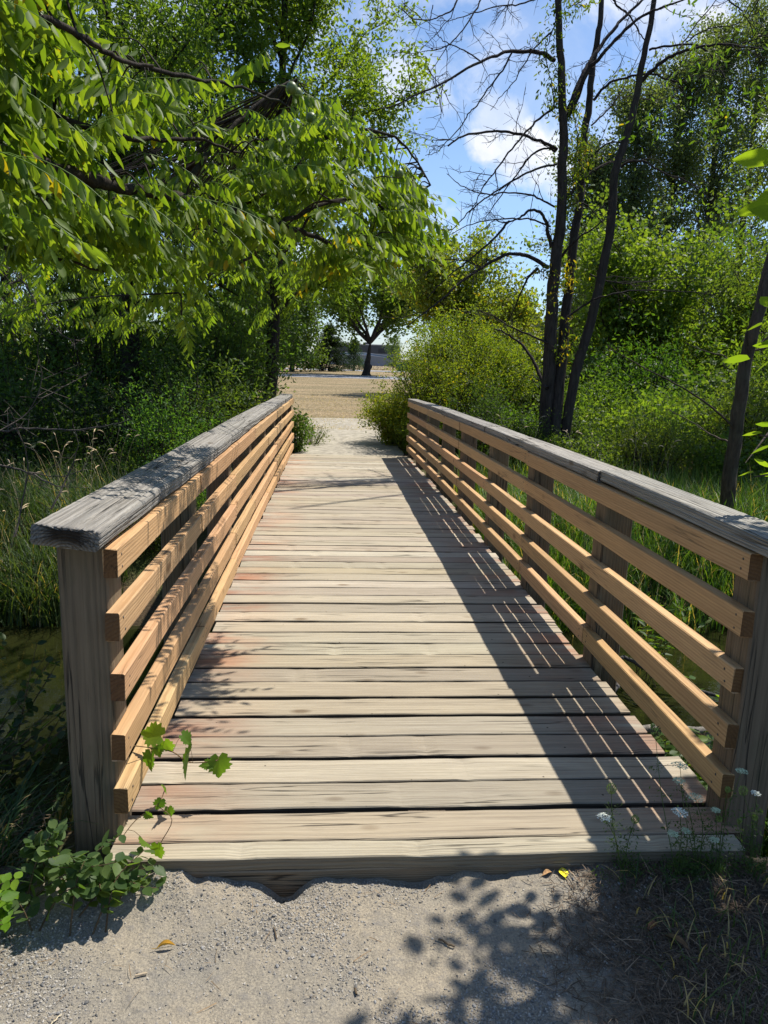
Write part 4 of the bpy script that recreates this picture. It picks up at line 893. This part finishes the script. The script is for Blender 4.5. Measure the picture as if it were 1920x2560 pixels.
for i, (x, y_, s_) in enumerate([(4.2, 17.5, 1.3), (5.6, 18.5, 1.5), (7.2, 17.0, 1.4), (8.8, 16.2, 1.5), (10.4, 16.8, 1.6), (4.6, 13.6, .85), (5.9, 13.2, .8), (7.6, 13.4, .9), (9.6, 14.2, 1.1), (3.3, 13.4, .75), (5.0, 11.0, .7), (6.2, 10.7, .75), (7.6, 10.8, .8), (4.0, 11.2, .6), (8.8, 11.2, .9), (5.6, 12.4, .9), (7.0, 12.2, .95), (3.6, 10.4, .45), (9.9, 12.0, 1.0), (6.6, 20.5, 2.2), (9.4, 22, 2.4), (12.4, 24, 2.6), (11.8, 15.0, 1.3), (4.9, 21.5, 1.7), (14.5, 22, 2.6), (5.1, 12.0, .55), (6.3, 11.6, .5), (7.4, 11.7, .5), (8.6, 12, .6), (3.0, 12.3, .5)]):
    inst(pD if i % 2 else pC, (x, y_, float(gz(x, y_))-.05), s_, rng.uniform(0, 6.28), color=jc((.082, .14, .028), .35, .16), sz=s_*rng.uniform(.9, 1.25))
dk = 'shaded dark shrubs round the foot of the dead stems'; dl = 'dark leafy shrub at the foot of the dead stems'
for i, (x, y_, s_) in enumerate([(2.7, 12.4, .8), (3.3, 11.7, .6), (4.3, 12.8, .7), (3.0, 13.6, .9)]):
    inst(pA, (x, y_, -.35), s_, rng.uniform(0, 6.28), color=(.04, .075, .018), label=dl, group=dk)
# row of far trees closing the horizon
pF = make_tree('far_tree', (-40, 150, -.2), 11, .2, 4.5, .05, 14, 4, 4, 12, .9, .6, RHW, color=(.05, .08, .03), seed=81, label='distant tree in the row closing the horizon', group='trees closing the horizon')
for i, x in enumerate(list(range(-120, -18, 9))+list(range(30, 170, 9))):
    inst(pF, (x+rng.uniform(-3, 3), 150+rng.uniform(-15, 25), -.2), rng.uniform(.8, 1.25), rng.uniform(0, 6.28))

# ------------------------------------------------------------------ grasses
def blades(n, xf, size, w, lean, tintr=(0, 1), bend=.5):
    P = xf(n); n = len(P); az = rng.uniform(0, 6.283, n); L = size*rng.uniform(.55, 1.2, n); ln = lean*rng.uniform(.3, 1.3, n)
    hd = np.stack([np.cos(az), np.sin(az), 0*az], 1); sd = np.stack([-np.sin(az), np.cos(az), 0*az], 1); ts = np.array([0, .3, .6, .85, 1.]); V = np.zeros((n, 9, 3)); k = 0
    for t in ts:
        c = P+hd*(ln*L*(t**1.8))[:, None]; c[:, 2] += L*t*(1-bend*ln*t*t*.9)
        wd = (w*(1-t**1.5))*.5+.0006
        if t < 1: V[:, k] = c-sd*wd; V[:, k+1] = c+sd*wd; k += 2
        else: V[:, k] = c
    F = np.array([[0, 1, 3], [0, 3, 2], [2, 3, 5], [2, 5, 4], [4, 5, 7], [4, 7, 6], [6, 7, 8]])
    return V.reshape(-1, 3), (np.arange(n)[:, None, None]*9+F[None]).reshape(-1, 3), np.repeat(rng.uniform(*tintr, n), 9)
def grass_obj(name, n, xf, size, w, lean, color, bend=.5, dry=.09):
    V, F, T = blades(n, xf, size, w, lean, bend=bend); k = rng.uniform(size=n) < dry
    T = T.reshape(-1, 9); T[k[:len(T)]] = 2.; return tag(MB().add(V, F, T.ravel()).build(name, GRASS, color=color), kind='stuff')
def area(x0, x1, y0, y1, cl=0., sink=0., avoid=True, zmin=-9):
    def f(n):
        X = rng.uniform(x0, x1, n); Y = rng.uniform(y0, y1, n)
        if cl:
            m_ = max(6, n//90); cx_ = rng.uniform(x0, x1, m_); cy_ = rng.uniform(y0, y1, m_); j = rng.integers(0, m_, n); X = cx_[j]+rng.normal(0, cl, n); Y = np.clip(cy_[j]+rng.normal(0, cl, n), y0-.1, y1+.6)
        Z = gz(X, Y)-sink; bad = avoid & (X > -1.0) & (X < 1.75) & (Y > 1.0) & (Y < 13.5)
        X = np.where(bad, np.where(X < .37, -1.1-rng.uniform(0, .5, n), 1.85+rng.uniform(0, .5, n)), X); return np.stack([X, Y, np.maximum(gz(X, Y)-sink, zmin)], 1)
    return f
GC = (.065, .13, .02)
grass_obj('reed_grass', 7500, area(-5.5, -2.2, 6.9, 8.6, .16), .8, .012, .6, (.06, .10, .032), .6, .06)
grass_obj('reed_grass', 5000, area(-6.0, -2.3, 7.8, 9.2, .2), .85, .011, .5, (.045, .085, .024), .6, .06)
grass_obj('reed_grass', 16000, area(1.9, 7.5, 6.8, 9.4, .18), .75, .012, .6, (.075, .15, .022), .6)
grass_obj('meadow_grass', 10000, area(1.9, 9, 8.6, 11.0, .25), .55, .011, .5, (.10, .165, .025), .5, .05)
grass_obj('bank_grass', 3500, area(1.75, 3.2, 1.7, 3.1, .12), .35, .008, .7, (.07, .16, .02), .6)
grass_obj('bank_grass', 3000, area(-3.4, -1.0, 1.9, 3.2, .12), .35, .008, .7, (.04, .085, .018), .6)
grass_obj('dry_grass', 6000, area(-2.2, 3.2, 18.2, 21.6, .3, 0, False), .07, .012, .9, (.36, .285, .185), .5, 0)
grass_obj('dry_grass', 14000, area(-6, 8, 20.0, 34, 0, 0, False), .06, .018, .9, (.36, .285, .185), .5, 0)
grass_obj('dry_grass', 700, area(2.2, 4.2, 17.5, 21, .2, 0, False), .7, .008, .2, (.36, .25, .14), .2, 0)
grass_obj('path_edge_grass', 700, area(1.5, 2.2, 14.5, 19, .1, 0, False), .35, .01, .5, (.12, .15, .03), .5, .3)
grass_obj('path_edge_grass', 500, area(-1.6, -.8, 13.6, 19, .1, 0, False), .3, .01, .5, (.12, .14, .03), .5, .3)
grass_obj('weeds', 420, lambda n: np.stack([(X := rng.uniform(.95, 1.75, n)), (Y := rng.uniform(1.45, 2.05, n)), path_z(X, Y)], 1), .10, .004, .8, (.06, .10, .03), .5, .3)
def seedheads(name, n, xf, h, color, label=None):
    P = xf(n); mb = MB()
    for p in P:
        L = h*rng.uniform(.8, 1.15); a = rng.uniform(0, 6.28); d = np.array([math.cos(a), math.sin(a), 0]); t = np.linspace(0, 1, 7); q = p+np.outer(t**2.2*L*.22, d); q[:, 2] += L*t*(1-.06*t**4)
        tube(mb, q, .0016, 3, .4)
        e = q[-1]; dd = norm(q[-1]-q[-2]+d*.12); s = np.linspace(0, .11, 6); q2 = e+np.outer(s, dd)+np.outer(-(s**2)*3.0, [0, 0, 1]); tube(mb, q2, np.array([.002, .006, .0065, .005, .003, .001]), 4, rng.uniform(.5, 1), .3)
    return tag(mb.build(name, STRAW, color=color), kind='stuff')
seedheads('grass_seed_heads', 26, area(-3.3, -2.3, 7.8, 9.0), 1.15, (.46, .35, .21))
seedheads('grass_seed_heads', 14, area(-3.6, -2.8, 7.0, 8.0), 1.05, (.46, .35, .21))
seedheads('grass_seed_heads', 26, area(2.4, 4.8, 9.6, 12.0), .95, (.42, .32, .22))
# dried stalks on the far path edge
for i, (px, py, yy) in enumerate([(857, 1050, 21), (868, 1040, 22), (880, 1048, 20.5)]): pass

# near-left undergrowth
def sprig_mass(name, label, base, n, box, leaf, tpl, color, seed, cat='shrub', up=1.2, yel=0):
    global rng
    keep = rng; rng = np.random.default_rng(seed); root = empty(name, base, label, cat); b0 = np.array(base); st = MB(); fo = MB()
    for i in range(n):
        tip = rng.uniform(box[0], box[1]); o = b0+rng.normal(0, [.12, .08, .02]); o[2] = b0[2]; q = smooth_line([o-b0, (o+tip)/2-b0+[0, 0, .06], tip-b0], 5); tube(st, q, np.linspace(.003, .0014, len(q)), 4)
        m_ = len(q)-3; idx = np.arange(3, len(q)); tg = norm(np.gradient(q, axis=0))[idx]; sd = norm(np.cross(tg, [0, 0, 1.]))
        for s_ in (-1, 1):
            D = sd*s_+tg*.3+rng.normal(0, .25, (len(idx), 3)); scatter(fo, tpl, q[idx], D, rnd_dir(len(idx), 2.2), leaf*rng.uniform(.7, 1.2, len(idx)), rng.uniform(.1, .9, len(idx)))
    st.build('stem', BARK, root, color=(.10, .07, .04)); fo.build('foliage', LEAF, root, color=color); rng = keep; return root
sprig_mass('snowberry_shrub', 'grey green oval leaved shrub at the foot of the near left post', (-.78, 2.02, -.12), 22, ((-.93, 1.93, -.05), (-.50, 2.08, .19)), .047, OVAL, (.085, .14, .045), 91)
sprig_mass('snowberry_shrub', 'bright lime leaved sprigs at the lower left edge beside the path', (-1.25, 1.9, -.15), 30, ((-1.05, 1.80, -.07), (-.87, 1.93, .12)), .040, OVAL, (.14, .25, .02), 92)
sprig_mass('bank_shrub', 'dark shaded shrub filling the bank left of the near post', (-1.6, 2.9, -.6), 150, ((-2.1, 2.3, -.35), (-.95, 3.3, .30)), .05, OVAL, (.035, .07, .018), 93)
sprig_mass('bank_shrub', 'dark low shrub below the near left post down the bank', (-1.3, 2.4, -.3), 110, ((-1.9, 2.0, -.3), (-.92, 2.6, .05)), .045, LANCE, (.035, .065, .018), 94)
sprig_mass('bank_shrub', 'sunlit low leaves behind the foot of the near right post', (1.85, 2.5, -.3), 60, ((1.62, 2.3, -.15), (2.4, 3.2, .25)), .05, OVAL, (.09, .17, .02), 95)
sprig_mass('bank_shrub', 'bright willowherb sprig standing in the creek edge by the right rails', (2.65, 5.6, -1.0), 12, ((2.2, 5.2, -.6), (3.0, 6.0, -.25)), .085, LANCE, (.08, .14, .02), 96, cat='plant')
sprig_mass('bank_shrub', 'small leaves poking up under the right rails near the log', (2.2, 3.9, -1.0), 18, ((2.0, 3.6, -.75), (2.5, 4.2, -.45)), .06, OVAL, (.06, .11, .02), 97, cat='plant')

# grape vine creeping through the near left rails
gv = empty('grape_vine', (-.66, 2.33, .28), 'wild grape vine with jagged leaves creeping through the near left rails over the deck', 'vine'); G0 = np.array(gv.location); st = MB()
GL = [(377, 1835, 2.42, .085, (-.9, .2, .1)), (373, 1905, 2.38, .070, (-.2, -.2, -1)), (419, 1868, 2.42, .062, (.3, .1, -.8)), (468, 1848, 2.46, .055, (.7, 0, -.6)), (462, 1905, 2.38, .10, (-.4, -.3, -.8)), (548, 1918, 2.4, .085, (.05, -.2, -1)), (515, 1912, 2.4, .045, (-.8, -.1, .1)), (395, 1878, 2.4, .045, (.2, -.3, -.8)), (412, 1972, 2.2, .03, (.6, -.2, -.5)), (397, 2012, 2.15, .04, (-.3, -.2, -.7)), (424, 2030, 2.15, .035, (.2, -.2, -.9)), (372, 2040, 2.13, .03, (.6, -.1, -.5)), (395, 2130, 2.1, .055, (.1, -.2, -1)), (362, 2108, 2.1, .05, (.5, -.2, -.8))]
main = np.array([at(332, 1864, 2.36), at(380, 1870, 2.4), at(432, 1880, 2.42), at(470, 1905, 2.41), at(520, 1905, 2.4), at(545, 1900, 2.4)])-G0; q = smooth_line(main, 4); tube(st, q, .0022, 4)
main2 = np.array([at(300, 2100, 2.08), at(340, 2050, 2.12), at(395, 2010, 2.15), at(412, 1975, 2.2)])-G0; SB = MB(); tube(SB, smooth_line(main2, 4), .0018, 4); SB.build('stem', BARK, gv, color=(.16, .10, .05))
main3 = np.array([at(395, 2015, 2.15), at(430, 2050, 2.13), at(400, 2110, 2.1)])-G0; SB = MB(); tube(SB, smooth_line(main3, 4), .0014, 4); SB.build('stem', BARK, gv, color=(.16, .10, .05))
fl = []
V_, F_g = GRAPE
for px, py, yy, L, D in GL:
    p = at(px, py, yy)-G0; D = norm(np.array(D)); p0 = p-D*L*.45
    mb = MB(); nn = norm(np.array([rng.uniform(-.3, .3), -.8, .75])+rng.normal(0, .42, 3)); scatter(mb, (V_, F_g), p0[None], D[None], nn[None], L, rng.uniform(.3, .9)); fl.append(mb)
    allq = np.vstack([q, smooth_line(main2, 4), smooth_line(main3, 4)]); j = int(np.argmin(np.linalg.norm(allq-p0, axis=1))); tube(st, [allq[j], (allq[j]+p0)/2+[0, 0, .008], p0], .0009, 3)
st.build('stem', BARK, gv, color=(.16, .10, .05))
for mb in fl: mb.build('leaf', LEAF, gv, color=(.085, .165, .02))

# wild carrots in front of the right end of the first plank
def carrot(base, heads, label):
    b = at(*base); b[2] = float(path_z(b[0], min(b[1], 2.1))); root = empty('wild_carrot', tuple(b), label, 'wildflower', 'wild carrots before the right end of the bridge'); st = MB(); fo = MB()
    for px, py, yy, kind, s_ in heads:
        t = at(px, py, yy)-b; q = smooth_line([(0, 0, 0), t*.5+[rng.uniform(-.02, .02), 0, .03], t], 5); tube(st, q, np.linspace(.0018, .0009, len(q)), 4)
        for k in (3, 5, 7):
            for r in range(4): d = rnd_dir(1)[0]*[.04, .03, .02]+[0, 0, .008]; tube(st, [q[k], q[k]+d*.6, q[k]+d], .0005, 3)
            n = 16; leaf_cloud(fo, q[k][None]+[0, 0, .005], n, .016, .012, RH, .2, 0)
        um = MB()
        if kind == 'flat' or kind == 'open':
            n = 46; a = np.arange(n)*2.4; r = np.sqrt(np.arange(n)/n)*s_; P = t+np.stack([np.cos(a)*r, np.sin(a)*r, .22*s_-(r/s_)**2*.16*s_+rng.normal(0, .0008, n)], 1)
            for p in P[::3]: tube(um, [t-[0, 0, s_*.25], p], .0004, 3, .2)
            scatter(um, RHW, np.repeat(P, 3, 0), rnd_dir(n*3)*[1, 1, .25], rnd_dir(n*3, 3), .0052, rng.uniform(.4, 1, n*3)); c = (.62, .64, .54) if kind == 'flat' else (.40, .46, .30)
        else:
            n = 60; a = np.arange(n)*2.4; zz = np.linspace(0, 1, n); r = s_*.5*np.sin(np.pi*(.12+.8*zz))**.7; P = t+np.stack([np.cos(a)*r, np.sin(a)*r, (zz-.3)*s_*1.1], 1)
            scatter(um, RH, P, np.stack([np.cos(a)*.4, np.sin(a)*.4, 1+0*a], 1), rnd_dir(n), .009, rng.uniform(.2, .9, n)); c = (.20, .26, .07) if kind == 'bud' else (.08, .10, .04)
            for p in P[::4]: tube(um, [t-[0, 0, s_*.4], p], .0005, 3, .2)
        um.build('umbel', STRAW, root, color=c)
    b1 = np.stack([rng.normal(0, .03, 14), rng.normal(0, .015, 14), np.abs(rng.normal(.03, .02, 14))], 1)
    for p in b1: tube(st, [(0, 0, 0), p], .0007, 3)
    leaf_cloud(fo, b1, 26, .016, .012, RH, .1, 0); st.build('stem', GRASS, root, color=(.09, .13, .04)); fo.build('foliage', LEAF, root, color=(.05, .095, .03), smooth=False)
carrot((1560, 2150, 2.06), [(1528, 1978, 2.05, 'bud', .026), (1510, 2044, 2.02, 'flat', .022), (1587, 2054, 2.04, 'bud', .020)], 'wild carrot with a ragged white umbel left of the others')
carrot((1695, 2160, 2.05), [(1699, 2032, 2.03, 'flat', .026), (1715, 2077, 2.02, 'open', .014), (1682, 2085, 2.0, 'open', .016), (1638, 1834, 2.25, 'dark', .032)], 'tall wild carrot with one flat white umbel and a dark closed head')
carrot((1748, 2155, 2.06), [(1738, 1995, 2.08, 'open', .026), (1697, 1953, 2.12, 'open', .020), (1700, 1915, 2.15, 'open', .026), (1797, 2052, 2.05, 'bud', .013)], 'wild carrot with pale open umbels in front of the lowest rail')
carrot((1800, 2150, 2.05), [(1854, 1929, 2.06, 'open', .018), (1819, 1979, 2.05, 'bud', .012), (1790, 2026, 2.05, 'open', .014), (1786, 2100, 2.0, 'open', .013)], 'wild carrot with a long slanting stem before the dark right post')
carrot((1880, 2150, 2.04), [(1857, 1983, 2.03, 'bud', .024), (1889, 1983, 2.05, 'flat', .013), (1848, 2057, 2.03, 'bud', .010), (1887, 2049, 2.03, 'bud', .012)], 'wild carrot with a round closed head nearest the right edge')

# debris in the creek
def branch_obj(name, pts, r, color, label):
    P = np.array(pts, float); c = P.mean(0); mb = MB(); q = smooth_line(P-c, 6, .004); tube(mb, q, np.linspace(r, r*.7, len(q)), 8, .5, .08); return tag(mb.build(name, BARK, loc=tuple(c), color=color), label, 'branch')
branch_obj('log', [(1.7, 4.62, -.93), (2.15, 4.62, -.92), (2.6, 4.6, -.92), (3.1, 4.63, -.94)], .035, (.20, .185, .16), 'pale waterlogged pole floating across the creek under the right rails')
branch_obj('fallen_branch', [(2.0, 4.9, -.9), (2.3, 5.25, -.86), (2.42, 5.5, -.75), (2.75, 5.35, -.9), (3.2, 5.2, -.98)], .02, (.09, .085, .08), 'dark bent branch sticking out of the water below the right rails')

# ------------------------------------------------------------------ campsite across the road
def box(mb, x0, x1, y0, y1, z0, z1, tint=.5):
    V = [(x, y, z) for x in (x0, x1) for y in (y0, y1) for z in (z0, z1)]; F = [[0, 1, 3, 2], [4, 6, 7, 5], [0, 4, 5, 1], [2, 3, 7, 6], [0, 2, 6, 4], [1, 5, 7, 3]]; mb.add(V, F, tint)
def camper(loc, L, H, body, upper, label, stripes=True, rz=0):
    r = empty('camper_trailer', loc, label, 'camper'); r.rotation_euler[2] = rz
    m_ = MB(); prof = [(0, .55), (0, H-.5), (.25, H-.1), (.6, H), (L-.3, H), (L, H-.35), (L, .6), (L-.8, .5)]; V = [(x, y, z) for y in (0, 2.4) for x, z in prof]; n = len(prof); m_.add(V, [[i, (i+1) % n, n+(i+1) % n, n+i] for i in range(n)]); m_.L.append(np.arange(n)[::-1]); m_.N.append(np.array([n])); m_.L.append(np.arange(n)+n); m_.N.append(np.array([n])); m_.build('body', PAINT, r, color=body, smooth=False)
    m_ = MB(); box(m_, .5, L-.4, -.02, 0, H-1.35, H-.12); m_.build('upper_panel', PAINT, r, color=upper, smooth=False)
    m_ = MB(); box(m_, .4, L-.2, -.12, 2.5, H, H+.07); m_.build('roof', PAINT, r, color=(.75, .76, .78), smooth=False)
    m_ = MB(); box(m_, L*.55, L*.55+1.0, .6, 1.6, H+.07, H+.36); m_.build('air_conditioner', PAINT, r, color=(.03, .03, .035), smooth=False)
    for a in (.14, .42, .72):
        m_ = MB(); box(m_, L*a, L*a+1.1, -.045, -.02, H-1.2, H-.55); m_.build('window', PAINT, r, color=(.02, .022, .03), smooth=False)
    if stripes:
        for k, zc in enumerate((H-1.45, H-1.72, H-1.95)):
            t = np.linspace(0, 1, 16); V = []; 
            for q in t: zz = zc+.55*math.sin(q*2.6)*(.6+.2*k)-.4*q; V += [(.6+q*(L-2), -.05-.004*k, zz), (.6+q*(L-2), -.05-.004*k, zz+.13*(1-abs(2*q-1))+.02)]
            MB().add(V, [[2*i, 2*i+2, 2*i+3, 2*i+1] for i in range(15)]).build('stripe', PAINT, r, color=(.55, .60, .68) if k != 1 else (.12, .25, .45), smooth=False)
    for x in (L*.55, L*.55+.9):
        m_ = MB(); tube(m_, [(x, -.03, .38), (x, .0, .38), (x, .22, .38), (x, .25, .38)], [.02, .36, .36, .02], 18); m_.build('wheel', PAINT, r, color=(.02, .02, .02), smooth=False)
    return r
camper((-1.6, 118, -.17), 12.5, 3.75, (.22, .24, .27), (.05, .055, .065), 'long dark grey camper with pale swoosh stripes parked behind the shade tree')
camper((20.0, 112, -.17), 8.5, 3.2, (.62, .62, .62), (.45, .45, .47), 'pale camper half hidden behind the shrubs right of the path', False)
gb = empty('waste_bin', (8.6, 97.5, -.17), 'green metal waste container at the roadside beside the shrubs', 'waste container')
m_ = MB(); V = [(x, y, z) for z, e in ((.12, .12), (1.25, 0)) for x, y in ((e, e), (2.6-e, e), (2.6-e, 1.5-e), (e, 1.5-e))]; m_.add(V, [[0, 1, 5, 4], [1, 2, 6, 5], [2, 3, 7, 6], [3, 0, 4, 7], [3, 2, 1, 0], [4, 5, 6, 7]]); m_.build('body', PAINT, gb, color=(.025, .16, .07), smooth=False)
m_ = MB(); box(m_, -.04, 2.64, -.05, 1.55, 1.25, 1.36); m_.build('lid', PAINT, gb, color=(.02, .11, .05), smooth=False)
pt = empty('picnic_table', (3.2, 108, -.17), 'dark picnic table on the dry grass left of the shade tree trunk', 'table')
m_ = MB(); box(m_, 0, 1.9, 0, .75, .70, .75); m_.build('table_top', PAINT, pt, color=(.06, .045, .035), smooth=False)
for yb in (-.55, 1.05): m_ = MB(); box(m_, 0, 1.9, yb, yb+.26, .42, .46); m_.build('bench_seat', PAINT, pt, color=(.06, .045, .035), smooth=False)
for x in (.25, 1.6):
    m_ = MB(); tube(m_, [(x, -.5, 0), (x, .2, .70)], .045, 4); tube(m_, [(x, 1.25, 0), (x, .55, .70)], .045, 4); tube(m_, [(x, -.5, .40), (x, 1.25, .40)], .04, 4); m_.build('leg', PAINT, pt, color=(.05, .04, .03), smooth=False)
bk = empty('bicycle', (6.6, 110, -.17), 'small bicycle parked in front of the dark camper', 'bicycle')
for x in (0, 1.05):
    m_ = MB(); a = np.linspace(0, 2*math.pi, 25); tube(m_, np.stack([x+.33*np.cos(a), 0*a, .34+.33*np.sin(a)], 1), .022, 5); m_.build('wheel', PAINT, bk, color=(.03, .03, .035))
m_ = MB(); [tube(m_, q, .02, 5) for q in ([(0, 0, .34), (.38, 0, .32), (.28, 0, .85), (0, 0, .34)], [(.38, 0, .32), (.88, 0, .80), (.3, 0, .78)], [(1.05, 0, .34), (.86, 0, .95), (.80, -.2, 1.0)], [(.18, 0, .88), (.38, 0, .88)])]; m_.build('frame', PAINT, bk, color=(.08, .15, .35))

# ------------------------------------------------------------------ light
sv = Vector((.465, .33, 1)).normalized(); el = math.asin(sv.z); az = math.atan2(sv.x, sv.y)
sd = bpy.data.lights.new('sun', 'SUN'); sd.energy = 5.0; sd.angle = math.radians(.55); sd.color = (1, .955, .88)
so = bpy.data.objects.new('sun', sd); COL.objects.link(so); so.rotation_euler = sv.to_track_quat('Z', 'Y').to_euler(); so.location = (5, 3, 20)
w = bpy.data.worlds.new('World'); S.world = w; w.use_nodes = True; nt = w.node_tree; nt.nodes.clear(); g = NT(nt)
sky = g.n('ShaderNodeTexSky', sky_type='NISHITA', sun_disc=False, sun_elevation=el, sun_rotation=az); sky.air_density = 1.0; sky.dust_density = .15; sky.ozone_density = 1.6
D = g.n('ShaderNodeTexCoord').outputs['Generated']
def dot(v): nd = g.n('ShaderNodeVectorMath', operation='DISTANCE'); g.set(nd.inputs[0], D); nd.inputs[1].default_value = v; return nd.outputs['Value']
n1 = g.noise(D, 9, 8, .6, .3); n2 = g.noise(D, 3.2, 6, .55, .4)
mask = None
def dirp(px, py): v = (CF+CR*((px*K-960)/F_)-CU*((py*K-1280)/F_)).normalized(); return tuple(v)
blobs = [((1120, 325), .046, .9), ((1055, 315), .032, .9), ((1170, 350), .04, .7), ((1205, 390), .03, .5), ((1040, 300), .02, .7), ((1080, 262), .045, .55), ((1180, 130), .11, .3), ((1060, 160), .07, .2), ((1550, 50), .035, .9), ((1500, 10), .03, .6), ((1560, 130), .035, .6), ((1330, 230), .08, .26), ((845, 160), .03, .6), ((420, 295), .07, .95), ((330, 120), .07, .8), ((240, 70), .06, .5), ((640, 600), .08, .5), ((690, 330), .06, .5), ((680, 40), .05, .5), ((-300, 200), .25, .8), ((2300, 300), .3, .8), ((600, -900), .5, .5), ((1700, -500), .35, .6), ((-1200, 500), .4, .7)]
for (px, py), r, a in blobs:
    d = dot(dirp(px, py)); f = g.math('SUBTRACT', 1., g.math('DIVIDE', d, r)); f = g.math('ADD', f, g.math('MULTIPLY', g.math('SUBTRACT', n1, .56), 2.4))
    f = g.math('MULTIPLY', g.ramp(f, .0, .42 if a > .4 else 1.1), a); mask = f if mask is None else g.math('MAXIMUM', mask, f)
cc = g.mix(g.ramp(n1, .38, .62), (5.0, 5.4, 6.3), (7.4, 7.4, 7.5))
spz = g.n('ShaderNodeSeparateXYZ'); g.set(spz.inputs[0], D)
skc = g.mix(1., sky.outputs[0], g.mix(g.ramp(spz.outputs[2], 0, .22), (.60, .70, .92), (.90, .95, 1.04)), 'MULTIPLY')
col = g.mix(mask, skc, cc)
bgn = g.n('ShaderNodeBackground'); g.set(bgn.inputs[0], col); bgn.inputs[1].default_value = .115
wo = g.n('ShaderNodeOutputWorld'); nt.links.new(bgn.outputs[0], wo.inputs[0])
S.view_settings.view_transform = 'Standard'; S.view_settings.look = 'None'; S.view_settings.gamma = 1; S.view_settings.exposure = .44
S.cycles.max_bounces = 7; S.cycles.diffuse_bounces = 4; S.cycles.glossy_bounces = 3; S.cycles.transmission_bounces = 5; S.cycles.transparent_max_bounces = 4
